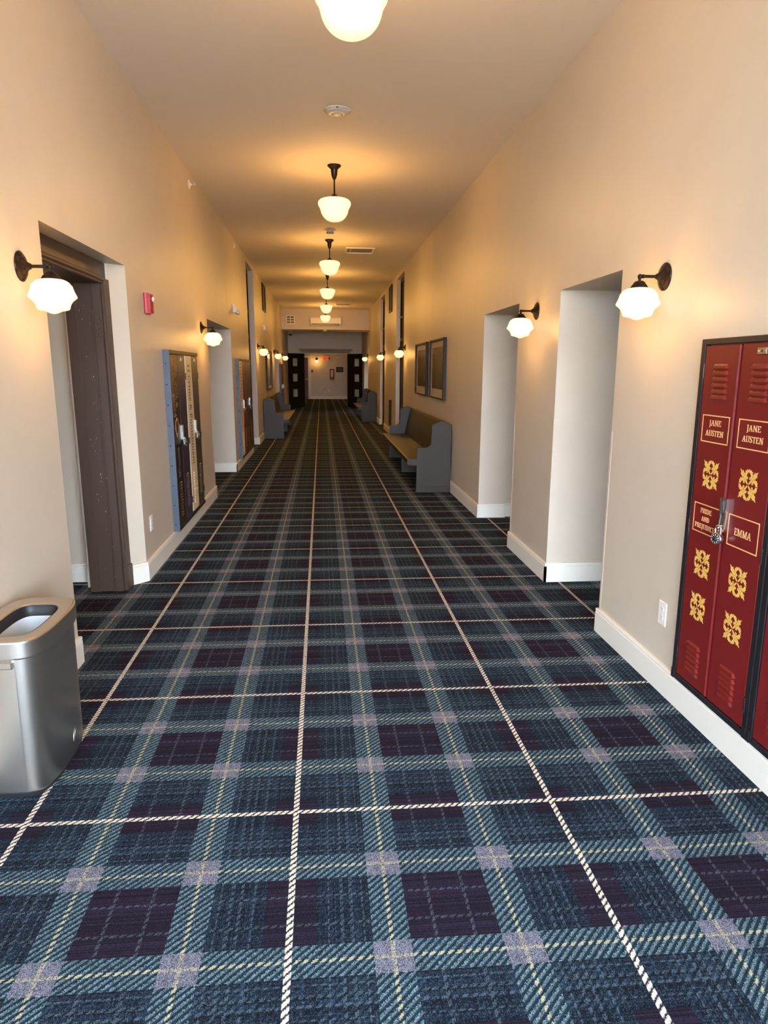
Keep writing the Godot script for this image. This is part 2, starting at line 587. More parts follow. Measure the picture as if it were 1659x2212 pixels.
	box(st, Vector3(-10.585, BASE_H, 0), Vector3(-10.577, CEIL, 0.0012))
	struct_mesh("trim_2", done(st), M.wall, WR, "thin vertical wall joint between the two framed photographs")
	st = new_st()
	box(st, Vector3(10.40, 2.08, 0), Vector3(10.408, CEIL, 0.0012))
	struct_mesh("trim_3", done(st), M.wall, WL, "thin vertical wall joint above the left niche")

	# the entrance lobby behind the camera, glazed along its whole back
	st = new_st()
	box(st, Vector3(-4.6, 0, 0.5), Vector3(-1.3, CEIL + 0.02, 0.7))
	box(st, Vector3(XR + 0.02, 0, 0.5), Vector3(4.6, CEIL + 0.02, 0.7))
	box(st, Vector3(-4.8, 0, 0.5), Vector3(-4.6, CEIL + 0.02, 4.8))
	box(st, Vector3(4.6, 0, 0.5), Vector3(4.8, CEIL + 0.02, 4.8))
	box(st, Vector3(-4.6, 0, 4.6), Vector3(-4.2, CEIL + 0.02, 4.8))
	box(st, Vector3(4.2, 0, 4.6), Vector3(4.6, CEIL + 0.02, 4.8))
	box(st, Vector3(-4.2, 3.2, 4.6), Vector3(4.2, CEIL + 0.02, 4.8))
	struct_mesh("wall_back", done(st), M.wall)
	var w := struct_node("window_1", shift(0, 0, 4.7), "wide glazed entrance front with a transom")
	for k in 7:
		bpart(w, "mullion", Vector3(-4.2 + 1.39 * k, 0, -0.03), Vector3(-4.14 + 1.39 * k, 3.2, 0.03), M.dark_door, 0.004)
	for k in 6:
		var x := -4.14 + 1.39 * k
		for y in [0.0, 2.2, 3.14]: bpart(w, "rail", Vector3(x, y, -0.03), Vector3(x + 1.33, y + 0.06, 0.03), M.dark_door, 0.004)
		for y in [[0.06, 2.2], [2.26, 3.14]]: bpart(w, "pane", Vector3(x, y[0], -0.004), Vector3(x + 1.33, y[1], 0.004), M.pane)
	st = new_st()
	box(st, Vector3(-20, -0.4, 4.9), Vector3(20, -0.1, 40))
	struct_mesh("pavement", done(st), M.paving, Transform3D.IDENTITY, "pale paving outside the entrance")

# ---------------------------------------------------------------- the old wooden doorcase on the left
func build_doorcase() -> void:
	var d := struct_node("door_1", WL, "old dark brown wooden doorcase set in the left wall")
	# far post: lining that faces the camera, with a stop and a casing strip
	bpart(d, "lining", Vector3(4.845, 0, -0.325), Vector3(4.985, 2.07, -0.105), M.wood, 0.003)
	bpart(d, "door_stop", Vector3(4.832, 0, -0.325), Vector3(4.845, 2.06, -0.262), M.wood, 0.003)
	bpart(d, "hinge_strip", Vector3(4.836, 0, -0.158), Vector3(4.845, 2.06, -0.107), M.wood, 0.002)
	bpart(d, "bead", Vector3(4.838, 0, -0.172), Vector3(4.845, 2.06, -0.163), M.wood, 0.002)
	bpart(d, "casing", Vector3(4.855, 0.16, -0.105), Vector3(4.98, 2.09, -0.083), M.wood, 0.004)
	bpart(d, "plinth_block", Vector3(4.848, 0, -0.105), Vector3(4.983, 0.165, -0.072), M.wood, 0.005)
	# near post, mostly hidden behind the plaster edge
	bpart(d, "lining", Vector3(3.615, 0, -0.325), Vector3(3.70, 2.07, -0.105), M.wood, 0.003)
	# head: board under the plaster soffit, round moulding, lining
	bpart(d, "head_board", Vector3(3.61, 2.075, -0.13), Vector3(4.985, 2.193, -0.105), M.wood, 0.003)
	var st := new_st()
	for k in [[2.082, -0.092, 0.015], [2.063, -0.098, 0.010]]:
		tube(st, [Vector3(3.61, k[0], k[1]), Vector3(4.86, k[0], k[1])], k[2], 12)
	part(d, "head_moulding", done(st), M.wood)
	bpart(d, "head_lining", Vector3(3.61, 2.055, -0.325), Vector3(4.86, 2.075, -0.105), M.wood, 0.003)
	# mortises left by old hinges
	for y in [[1.72, 1.85], [0.17, 0.28]]:
		var hp := bpart(d, "hinge_plate", Vector3(4.8325, y[0], -0.152), Vector3(4.836, y[1], -0.112), M.wood, 0.0012)
		for k in 4:
			var sc := new_st()
			lathe(sc, [Vector2(0, 0.0009), Vector2(0.0035, 0.0007), Vector2(0.004, 0)], 10, Transform3D(Basis(Vector3(0, 1, 0), Vector3(-1, 0, 0), Vector3(0, 0, 1)), Vector3(4.8325, lerpf(y[0], y[1], 0.14 + 0.24 * k), -0.132 + 0.009 * (k % 2))))
			part(hp, "screw", done(sc), M.slot)
	# paint chips on the lining
	var chips := new_st()
	for k in 46:
		var y := rng.randf_range(0.1, 1.95)
		var z := rng.randf_range(-0.25, -0.175) if k % 3 else -0.161 + rng.randf_range(-0.004, 0.004)
		var s := rng.randf_range(0.0008, 0.0028)
		box(chips, Vector3(4.8445, y, z), Vector3(4.8452, y + s * (1.0 + rng.randf() * 4.0), z + s))
	var ch := part(d, "paint_chip", done(chips), M.matboard)
	ch.set_meta("kind", "stuff")
	# pale casing on the room side
	bpart(d, "inner_casing", Vector3(4.945, 0.15, -0.375), Vector3(5.09, 2.12, -0.345), M.trim, 0.003)
	bpart(d, "inner_plinth", Vector3(4.94, 0, -0.38), Vector3(5.09, 0.15, -0.345), M.trim, 0.003)
	bpart(d, "inner_head", Vector3(3.6, 2.08, -0.375), Vector3(5.09, 2.2, -0.345), M.trim, 0.003)

# ---------------------------------------------------------------- tall doors with transoms, niche backs, transom windows
func tall_door(at: Transform3D, label: String, sgn: float, width: float, depth: float) -> void:
	# frame origin: near edge of the recess at floor level; door runs along sgn * x, set back by depth
	var d := struct_node("door_2", at, label)
	var a := 0.0
	var b := sgn * width
	var lo := minf(a, b); var hi := maxf(a, b)
	bpart(d, "slab", Vector3(lo + 0.06, 0.005, -depth - 0.06), Vector3(hi - 0.06, 2.1, -depth - 0.02), M.dark_door, 0.003)
	for x in [lo, hi - 0.06]:
		bpart(d, "frame_post", Vector3(x, 0, -depth - 0.08), Vector3(x + 0.06, 3.4, -depth), M.dark_door, 0.004)
	for y in [2.1, 3.32]:
		bpart(d, "frame_rail", Vector3(lo + 0.06, y, -depth - 0.08), Vector3(hi - 0.06, y + 0.08, -depth), M.dark_door, 0.004)
	bpart(d, "transom_pane", Vector3(lo + 0.06, 2.18, -depth - 0.05), Vector3(hi - 0.06, 3.32, -depth - 0.03), M.slot)
	for y in [0.25, 1.15]:
		for k in 2:
			var x0 := lo + 0.16 + k * (hi - lo - 0.2) * 0.5
			bpart(d, "panel", Vector3(x0, y, -depth - 0.02), Vector3(x0 + (hi - lo - 0.2) * 0.5 - 0.1, y + 0.75, -depth - 0.012), M.dark_door, 0.003)
	var st := new_st()
	var kx := (hi - 0.12) if sgn > 0 else (lo + 0.12)
	lathe(st, [Vector2(0.0, 0.06), Vector2(0.022, 0.055), Vector2(0.028, 0.042), Vector2(0.02, 0.028), Vector2(0.01, 0.02), Vector2(0.012, 0.006), Vector2(0.03, 0.004), Vector2(0.03, 0)], 20, Transform3D(Basis(Vector3(1, 0, 0), Vector3(0, 0, 1), Vector3(0, -1, 0)), Vector3(kx, 2.62, -depth - 0.03)))
	part(d, "transom_latch", done(st), M.steel)

func build_doors() -> void:
	tall_door(WR * shift(-14.2, 0, 0), "tall dark door and transom in the right wall past the photographs", -1, 1.45, 0.085)
	tall_door(WR * shift(-18.5, 0, 0), "tall dark door and transom in the right wall before the far bench", -1, 1.4, 0.075)
	tall_door(WL * shift(13.25, 0, 0), "tall dark door and transom in the left wall past the second lockers", 1, 1.35, 0.105)
	# doors at the backs of the niches
	for n in [[WR * shift(-3.86, 0, -0.6), -1.0, 1.005, 2.06], [WL * shift(8.51, 0, -0.6), 1.0, 2.15, 2.08], [WL * shift(20.3, 0, -0.3), 1.0, 1.9, 2.06]]:
		var d := struct_node("door_3", n[0], "brown door at the back of a plaster niche")
		var lo: float = min(0.0, n[1] * n[2]); var hi: float = max(0.0, n[1] * n[2])
		bpart(d, "slab", Vector3(lo + 0.05, 0.005, 0.0), Vector3(hi - 0.05, n[3] - 0.06, 0.04), M.wood, 0.003)
		bpart(d, "frame_post", Vector3(lo, 0, 0), Vector3(lo + 0.05, n[3], 0.05), M.wood, 0.003)
		bpart(d, "frame_post", Vector3(hi - 0.05, 0, 0), Vector3(hi, n[3], 0.05), M.wood, 0.003)
		bpart(d, "frame_rail", Vector3(lo + 0.05, n[3] - 0.06, 0), Vector3(hi - 0.05, n[3], 0.05), M.wood, 0.003)
	# back of the second right niche
	var st := new_st()
	box(st, Vector3(-7.2, 0, -1.3), Vector3(-5.89, 2.1, -1.2))
	struct_mesh("wall_niche", done(st), M.wall, WR)
	# small dark transom windows high up
	for t in [[WR, -17.18, -16.53, "dark transom window high on the right wall"], [WL, 16.66, 17.5, "dark transom window high on the left wall"]]:
		var w := struct_node("window_2", t[0] * shift(t[1], 2.82, 0), t[3])
		var ww: float = t[2] - t[1]
		for x in [0.0, ww - 0.05]:
			bpart(w, "frame_post", Vector3(x, 0, -0.01), Vector3(x + 0.05, 0.6, 0.022), M.dark_door, 0.003)
		for y in [0.0, 0.55]:
			bpart(w, "frame_rail", Vector3(0.05, y, -0.01), Vector3(ww - 0.05, y + 0.05, 0.022), M.dark_door, 0.003)
		bpart(w, "pane", Vector3(0.05, 0.05, -0.005), Vector3(ww - 0.05, 0.55, 0.006), M.slot)
	# low dark louvre grille on the right wall
	var lv := thing("wall_louvre", "low dark louvred grille in the right wall beyond the near bench", "grille", WR * shift(-17.1, 0.2, 0))
	bpart(lv, "backing", Vector3(0.03, 0.03, 0), Vector3(0.53, 0.59, 0.004), M.black)
	for x in [0.0, 0.53]: bpart(lv, "frame_post", Vector3(x, 0, 0), Vector3(x + 0.03, 0.62, 0.016), M.black, 0.003)
	for y in [0.0, 0.59]: bpart(lv, "frame_rail", Vector3(0.03, y, 0), Vector3(0.53, y + 0.03, 0.016), M.black, 0.003)
	for k in 12: bpart(lv, "slat", Vector3(0.03, 0.045 + 0.045 * k, 0.004), Vector3(0.53, 0.06 + 0.045 * k, 0.013), M.black)

# ---------------------------------------------------------------- far end of the corridor
func build_far_end() -> void:
	var st := new_st()
	box(st, Vector3(-1.6, 2.815, -25.9), Vector3(XR, CEIL + 0.02, -24.4))
	struct_mesh("wall_bulkhead", done(st), M.wall)
	# wall with the double doorway
	st = new_st()
	box(st, Vector3(-3.4, 0, -29.2), Vector3(-0.69, 3.0, -29.0))
	box(st, Vector3(1.075, 0, -29.2), Vector3(3.4, 3.0, -29.0))
	box(st, Vector3(-0.69, 2.14, -29.2), Vector3(1.075, 3.0, -29.0))
	struct_mesh("wall_end", done(st), M.wall)
	# splayed header tray above the doorway: its underside slopes out from the wall
	st = new_st()
	st.set_smooth_group(-1)
	var tc := Vector3(0.18, 2.27, -28.9)
	var ta := [Vector3(-0.90, 2.30, -28.72), Vector3(1.28, 2.30, -28.72), Vector3(1.12, 2.145, -29.0), Vector3(-0.75, 2.145, -29.0)]
	var tb := [Vector3(-0.90, 2.33, -28.72), Vector3(1.28, 2.33, -28.72), Vector3(1.28, 2.33, -29.0), Vector3(-0.90, 2.33, -29.0)]
	face_out(st, ta, tc)
	face_out(st, tb, tc)
	face_out(st, [ta[0], ta[1], tb[1], tb[0]], tc)
	face_out(st, [ta[0], ta[3], tb[3], tb[0]], tc)
	face_out(st, [ta[1], ta[2], tb[2], tb[1]], tc)
	struct_mesh("trim_4", done(st), M.wall, Transform3D.IDENTITY, "splayed plaster header above the far double doors")
	# the room beyond
	st = new_st()
	box(st, Vector3(-3.4, 0, -37.2), Vector3(0.745, 3.0, -37.0))
	box(st, Vector3(0.745, 0, -37.2), Vector3(3.4, 3.0, -36.9))
	box(st, Vector3(-3.5, 0, -37.0), Vector3(-3.3, 3.0, -29.2))
	box(st, Vector3(3.3, 0, -37.0), Vector3(3.5, 3.0, -29.2))
	struct_mesh("wall_far", done(st), M.wall)
	st = new_st()
	base_run(st, shift(0, 0, -37.0), -0.52, 0.745)
	base_run(st, shift(0, 0, -36.9), 0.745, 3.3)
	struct_mesh("baseboard_far", done(st), M.trim)
	# double doors swung open
	for s in [-1, 1]:
		var hx := -0.69 if s < 0 else 1.075
		var d := struct_node("door_4", Transform3D(Basis(Vector3.UP, deg_to_rad(-38.0 * s)), Vector3(hx, 0, -28.98)), "near-black %s leaf of the open double doors with three small panes" % ["left" if s < 0 else "right"])
		var wd := 0.86
		var cols := [[0.0, 0.33], [0.33, 0.57], [0.57, wd]]
		var ys := [0.01, 0.46, 0.82, 1.08, 1.44, 1.68, 2.0, 2.12]
		ys = [0.01, 0.42, 0.74, 1.02, 1.34, 1.62, 1.94, 2.12]
		for c in cols.size():
			var xa: float = s * cols[c][0]; var xb: float = s * cols[c][1]
			if c != 1:
				bpart(d, "stile", Vector3(min(xa, xb), 0.01, 0), Vector3(max(xa, xb), 2.12, 0.045), M.dark_door)
			else:
				for k in range(0, ys.size() - 1):
					if k % 2 == 0: bpart(d, "rail", Vector3(min(xa, xb), ys[k], 0), Vector3(max(xa, xb), ys[k + 1], 0.045), M.dark_door)
					else:
						bpart(d, "pane", Vector3(min(xa, xb), ys[k], 0.018), Vector3(max(xa, xb), ys[k + 1], 0.026), M.pane)
						for e in [ys[k], ys[k + 1] - 0.012]:
							bpart(d, "pane_bead", Vector3(min(xa, xb), e, 0.026), Vector3(max(xa, xb), e + 0.012, 0.045), M.dark_door)
		bpart(d, "push_plate", Vector3(min(s * 0.72, s * 0.82), 0.98, 0.045), Vector3(max(s * 0.72, s * 0.82), 1.34, 0.047), M.bronze)
	# door frame trim
	var fr := struct_node("trim_5", Transform3D.IDENTITY, "dark frame of the far double doorway")
	bpart(fr, "jamb", Vector3(-0.69, 0, -29.2), Vector3(-0.665, 2.14, -28.99), M.trim)
	bpart(fr, "jamb", Vector3(1.05, 0, -29.2), Vector3(1.075, 2.14, -28.99), M.trim)
	bpart(fr, "head", Vector3(-0.665, 2.12, -29.2), Vector3(1.05, 2.14, -28.99), M.trim)
	# red-brown door on the far wall
	var dd := struct_node("door_5", shift(-1.5, 0, -37.0), "red-brown door with pale casing on the far wall")
	bpart(dd, "slab", Vector3(0, 0.01, 0), Vector3(0.83, 2.08, 0.03), M.red_door, 0.003)
	bpart(dd, "casing", Vector3(0.83, 0, 0), Vector3(0.98, 2.2, 0.03), M.trim, 0.004)
	bpart(dd, "casing", Vector3(-0.15, 0, 0), Vector3(0, 2.2, 0.03), M.trim, 0.004)
	bpart(dd, "head_casing", Vector3(0, 2.08, 0), Vector3(0.83, 2.2, 0.03), M.trim, 0.004)
	st = new_st()
	tube(st, [Vector3(0.77, 1.0, 0.03), Vector3(0.77, 1.0, 0.08), Vector3(0.66, 1.0, 0.08)], 0.014)
	part(dd, "lever", done(st), M.steel)
	st = new_st()
	lathe(st, [Vector2(0, 0.012), Vector2(0.03, 0.01), Vector2(0.034, 0)], 20, Transform3D(Basis(Vector3(1, 0, 0), Vector3(0, 0, 1), Vector3(0, -1, 0)), Vector3(0.77, 1.0, 0.03)))
	part(dd, "rose", done(st), M.steel)

	# split air conditioner on the bulkhead
	var ac := thing("air_conditioner", "white split air conditioner on the bulkhead behind the last pendants", "air conditioner", shift(-0.332, 2.93, -24.4))
	st = new_st()
	var prof := PackedVector2Array([Vector2(0, 0.0), Vector2(0.10, 0.0), Vector2(0.155, 0.03), Vector2(0.165, 0.05), Vector2(0.20, 0.07), Vector2(0.205, 0.24), Vector2(0.18, 0.27), Vector2(0, 0.27)])
	prism(st, prof, 0.0, 1.0, Transform3D(Basis(Vector3(0, 0, 1), Vector3(0, 1, 0), Vector3(1, 0, 0)), Vector3.ZERO))
	part(ac, "body", done(st), M.white)
	bpart(ac, "outlet_slot", Vector3(0.05, 0.028, 0.12), Vector3(0.93, 0.066, 0.185), M.slot)
	bpart(ac, "vane", Vector3(0.06, 0.03, 0.183), Vector3(0.88, 0.045, 0.188), M.grey_plastic)
	bpart(ac, "front_seam", Vector3(0.01, 0.205, 0.203), Vector3(0.99, 0.209, 0.2065), M.grey_plastic)
	# six-pane grille
	var g := thing("wall_grille", "square white six-cell air grille high on the bulkhead", "grille", shift(-1.141, 2.985, -24.4))
	bpart(g, "backing", Vector3(0.01, 0.01, 0), Vector3(0.266, 0.266, 0.004), M.slot)
	for x in [0.0, 0.125, 0.25]: bpart(g, "bar", Vector3(x, 0, 0), Vector3(x + 0.026, 0.276, 0.014), M.white, 0.002)
	for y in [0.0, 0.082, 0.166, 0.25]: bpart(g, "bar", Vector3(0.026, y, 0), Vector3(0.25, y + 0.026, 0.012), M.white, 0.002)
	for c in 2:
		for k in 9: bpart(g, "slat", Vector3(0.026 + 0.125 * c, 0.03 + 0.025 * k, 0.003), Vector3(0.125 + 0.125 * c, 0.036 + 0.025 * k, 0.008), M.wall)
	# little white dome under the beam
	var sd := thing("smoke_detector", "small bright white dome under the far bulkhead beam", "smoke detector", shift(0.14, 2.815, -24.55), "ceiling smoke detectors")
	st = new_st()
	lathe(st, [Vector2(0.075, 0), Vector2(0.075, -0.02), Vector2(0.06, -0.045), Vector2(0.035, -0.06), Vector2(0, -0.064)], 28)
	part(sd, "cover", done(st), M.white)
	# dome camera in the vestibule corner
	var cm := thing("security_camera", "white and black dome camera in the corner under the bulkhead", "camera", shift(-1.17, 2.98, -28.2))
	st = new_st()
	lathe(st, [Vector2(0.08, 0), Vector2(0.08, -0.10), Vector2(0.07, -0.14), Vector2(0.0, -0.14)], 24)
	part(cm, "housing", done(st), M.white)
	st = new_st()
	lathe(st, [Vector2(0.062, -0.14), Vector2(0.055, -0.18), Vector2(0.03, -0.205), Vector2(0, -0.21)], 24)
	part(cm, "dome", done(st), M.black)

	# things on the far wall
	var ex := thing("exit_sign", "lit red exit sign on the far wall", "exit sign", shift(0.22, 2.06, -36.95))
	bpart(ex, "housing", Vector3(-0.15, -0.1, -0.05), Vector3(0.15, 0.1, 0.0), M.white, 0.008)
	bpart(ex, "sign_face", Vector3(-0.14, -0.09, 0.0), Vector3(0.14, 0.09, 0.003), M.exit_glow)
	letters(ex, "EXIT", 0.22, 0.11, M.alarm_red, shift(0, 0, 0.003), sans)
	var st2 := new_st()
	tube(st2, [Vector3(0.15, 0.0, -0.02), Vector3(0.19, -0.02, 0.0)], 0.01)
	lathe(st2, [Vector2(0, 0.05), Vector2(0.03, 0.04), Vector2(0.036, 0)], 16, Transform3D(Basis(Vector3(1, 0, 0), Vector3(0, 0.3, 1).normalized(), Vector3(0, -1, 0.3).normalized()), Vector3(0.2, -0.02, -0.01)))
	part(ex, "emergency_spot", done(st2), M.dark_door)
	var hn := thing("horn_strobe", "pale beige horn strobe high on the far wall", "alarm", shift(0.86, 2.15, -36.9))
	bpart(hn, "body", Vector3(-0.09, -0.11, 0), Vector3(0.09, 0.11, 0.05), M.matboard, 0.01)
	for k in 3: bpart(hn, "slot", Vector3(-0.05, 0.02 + 0.02 * k, 0.05), Vector3(0.05, 0.03 + 0.02 * k, 0.0515), M.slot)
	bpart(hn, "strobe", Vector3(-0.05, -0.08, 0.05), Vector3(0.05, -0.04, 0.062), M.white, 0.004)
	var ps := thing("room_sign", "small dark square sign beside the far door", "sign", shift(-0.47, 1.415, -37.0))
	bpart(ps, "plate", Vector3(-0.055, -0.055, 0), Vector3(0.055, 0.055, 0.01), M.dark_door, 0.002)
	bpart(ps, "mark", Vector3(-0.02, -0.005, 0.01), Vector3(0.02, 0.012, 0.011), M.matboard)
	var fx := thing("extinguisher_cabinet", "dark red extinguisher cover mounted on the far wall", "extinguisher", shift(0.545, 1.0, -37.0))
	bpart(fx, "cabinet", Vector3(-0.115, 0, 0), Vector3(0.115, 0.53, 0.16), M.extinguisher, 0.03)
	bpart(fx, "window_patch", Vector3(-0.05, 0.12, 0.16), Vector3(0.055, 0.44, 0.163), M.matboard, 0.001)
	bpart(fx, "handle_patch", Vector3(0.0, 0.40, 0.163), Vector3(0.06, 0.47, 0.168), M.white, 0.001)
	var ds := thing("wall_plaque", "dark framed plaque beside the extinguisher on the far wall", "plaque", shift(0.94, 1.495, -36.9))
	bpart(ds, "plate", Vector3(-0.18, -0.13, 0), Vector3(0.18, 0.13, 0.012), M.dark_door, 0.003)
	bpart(ds, "face", Vector3(-0.14, -0.095, 0.012), Vector3(0.14, 0.095, 0.014), M.slot)
	for k in 4: bpart(ds, "text_line", Vector3(-0.1, 0.05 - 0.035 * k, 0.014), Vector3(0.1 - 0.02 * (k % 3), 0.058 - 0.035 * k, 0.0148), M.dull_gold)
	var rd := thing("floor_box_cover", "round white cover plate low on the far wall", "cover plate", shift(0.11, 0.55, -37.0))
	st = new_st()
	var facing := Transform3D(Basis(Vector3(1, 0, 0), Vector3(0, 0, 1), Vector3(0, -1, 0)), Vector3.ZERO)
	lathe(st, [Vector2(0, 0.02), Vector2(0.05, 0.018), Vector2(0.07, 0.008), Vector2(0.07, 0)], 28, facing)
	part(rd, "plate", done(st), M.white)
	st = new_st()
	lathe(st, [Vector2(0, 0.025), Vector2(0.012, 0.024), Vector2(0.014, 0.018)], 12, facing)
	part(rd, "screw", done(st), M.dull_gold)
	outlet(shift(0.385, 0.445, -37.0), "white outlet low on the far wall beside the round plate")

# ---------------------------------------------------------------- lockers
func louver_mesh(w: float, h: float, d: float) -> ArrayMesh:
	var st := new_st()
	st.set_smooth_group(-1)
	var a := w / 2
	var A := Vector3(-a, 0, 0); var B := Vector3(a, 0, 0)
	var C := Vector3(a * 0.80, h, 0); var D := Vector3(-a * 0.80, h, 0)
	var E := Vector3(-a * 0.80, 0, d); var F := Vector3(a * 0.80, 0, d)
	var G := Vector3(a * 0.68, h * 0.6, d * 0.85); var H := Vector3(-a * 0.68, h * 0.6, d * 0.85)
	var c := Vector3(0, h * 0.3, d * 0.2)
	face_out(st, [D, C, G, H], c)
	face_out(st, [H, G, F, E], c)
	face_out(st, [A, E, H, D], c)
	face_out(st, [B, C, G, F], c)
	face_out(st, [A, B, F, E], c)
	return done(st)

func ornament_mesh() -> ArrayMesh:
	var st := new_st()
	var leaf := PackedVector2Array([Vector2(17, 17), Vector2(22, 29), Vector2(28, 34), Vector2(27, 43), Vector2(33, 45), Vector2(36, 53), Vector2(43, 50), Vector2(57, 57), Vector2(50, 43), Vector2(53, 36), Vector2(45, 33), Vector2(43, 27), Vector2(34, 28), Vector2(29, 22)])
	var side := PackedVector2Array([Vector2(15, 23), Vector2(23, 31), Vector2(26, 41), Vector2(22, 46), Vector2(24, 53), Vector2(17, 53), Vector2(15, 59), Vector2(8, 56), Vector2(2, 61), Vector2(1.5, 49), Vector2(8, 45), Vector2(13, 38), Vector2(13, 30)])
	var curl := PackedVector2Array([Vector2(17, 25), Vector2(13, 32), Vector2(6, 32), Vector2(3.5, 26), Vector2(7, 21), Vector2(11, 22), Vector2(11, 26), Vector2(8, 26), Vector2(9, 29), Vector2(12, 28), Vector2(14, 19)])
	var heart := PackedVector2Array([Vector2(1.5, 5), Vector2(5, 1.5), Vector2(12, 7), Vector2(20, 14), Vector2(23, 23), Vector2(14, 20), Vector2(7, 12)])
	for sx in [-1, 1]:
		for sy in [-1, 1]:
			for shape in [leaf, side, curl, heart]:
				for flip in 2:
					if flip == 1 and (shape == leaf or shape == heart): continue
					var p := PackedVector2Array()
					for v in shape:
						var q: Vector2 = Vector2(v.y, v.x) if flip else v
						p.append(Vector2(sx * q.x, sy * q.y) * 0.001)
					prism(st, p, 0, 0.0008)
	return done(st)

var louver_small: ArrayMesh
var louver_wide: ArrayMesh
var ornament: ArrayMesh

func hollow_rect(parent: Node3D, called: String, lo: Vector2, hi: Vector2, t: float, z: float, m: Material) -> void:
	var st := new_st()
	box(st, Vector3(lo.x, lo.y, z), Vector3(hi.x, lo.y + t, z + 0.0008))
	box(st, Vector3(lo.x, hi.y - t, z), Vector3(hi.x, hi.y, z + 0.0008))
	box(st, Vector3(lo.x, lo.y + t, z), Vector3(lo.x + t, hi.y - t, z + 0.0008))
	box(st, Vector3(hi.x - t, lo.y + t, z), Vector3(hi.x, hi.y - t, z + 0.0008))
	part(parent, called, done(st), m)

func locker_handle(parent: Node3D, x: float, y: float, z: float) -> void:
	# recessed chrome pull: a tapered frame with a tongue below
	var st := new_st()
	var outer := PackedVector2Array([Vector2(-0.024, 0.125), Vector2(0.024, 0.125), Vector2(0.017, 0.0), Vector2(0.014, -0.01), Vector2(-0.014, -0.01), Vector2(-0.017, 0.0)])
	# left and right cheeks, top, lower plate
	prism(st, PackedVector2Array([Vector2(-0.024, 0.125), Vector2(-0.014, 0.118), Vector2(-0.011, 0.062), Vector2(-0.017, 0.0)]), 0, 0.014)
	prism(st, PackedVector2Array([Vector2(0.024, 0.125), Vector2(0.014, 0.118), Vector2(0.011, 0.062), Vector2(0.017, 0.0)]), 0, 0.014)
	prism(st, PackedVector2Array([Vector2(-0.024, 0.125), Vector2(0.024, 0.125), Vector2(0.014, 0.118), Vector2(-0.014, 0.118)]), 0, 0.018)
	prism(st, PackedVector2Array([Vector2(-0.011, 0.062), Vector2(-0.006, 0.052), Vector2(0.006, 0.052), Vector2(0.011, 0.062), Vector2(0.017, 0.0), Vector2(0.014, -0.01), Vector2(-0.014, -0.01), Vector2(-0.017, 0.0)]), 0, 0.012)
	var h := part(parent, "handle", done(st), M.chrome, shift(x, y, z))
	bpart(h, "handle_well", Vector3(-0.012, 0.055, 0), Vector3(0.012, 0.118, 0.002), M.locker_frame)
	st = new_st()
	tube(st, [Vector3(0, 0.012, 0.010), Vector3(0, 0.004, 0.026), Vector3(0, -0.006, 0.022)], 0.004, 10)
	part(h, "staple", done(st), M.chrome)

func padlock(at: Transform3D, label: String) -> void:
	var p := thing("padlock", label, "padlock", at, "combination padlocks on lockers")
	# shackle loop above, round body facing out along +z
	var st := new_st()
	var pts := []
	for k in 13:
		var a := PI * k / 12.0
		pts.append(Vector3(0.0125 * cos(a), 0.040 + 0.0125 * sin(a), 0))
	pts.push_front(Vector3(0.0125, 0.012, 0)); pts.append(Vector3(-0.0125, 0.012, 0))
	tube(st, pts, 0.0035, 10)
	part(p, "shackle", done(st), M.chrome)
	var facing := Transform3D(Basis(Vector3(1, 0, 0), Vector3(0, 0, 1), Vector3(0, -1, 0)), Vector3.ZERO)
	st = new_st()
	lathe(st, [Vector2(0, -0.011), Vector2(0.021, -0.011), Vector2(0.0238, -0.009), Vector2(0.0242, 0.009), Vector2(0.022, 0.0115), Vector2(0.0195, 0.0118), Vector2(0.0195, 0.010)], 32, facing)
	part(p, "case", done(st), M.steel)
	st = new_st()
	lathe(st, [Vector2(0.0195, 0.010), Vector2(0.0188, 0.0125), Vector2(0.010, 0.0128), Vector2(0.0095, 0.019), Vector2(0.008, 0.0205), Vector2(0, 0.0205)], 32, facing)
	var dial := part(p, "dial", done(st), M.black)
	for k in 10:
		var a := TAU * k / 10
		var ms := new_st()
		box(ms, Vector3(-0.0012, 0.0128, 0.0125), Vector3(0.0012, 0.0178, 0.0131))
		part(dial, "tick", done(ms), M.white, Transform3D(Basis(Vector3(0, 0, 1), a), Vector3.ZERO))

func hinge(parent: Node3D, x: float, y: float, z: float) -> void:
	var st := new_st()
	for k in 3:
		tube(st, [Vector3(x, y - 0.03 + k * 0.02, z), Vector3(x, y - 0.0115 + k * 0.02, z)], 0.0045, 10)
	part(parent, "hinge", done(st), M.locker_frame)

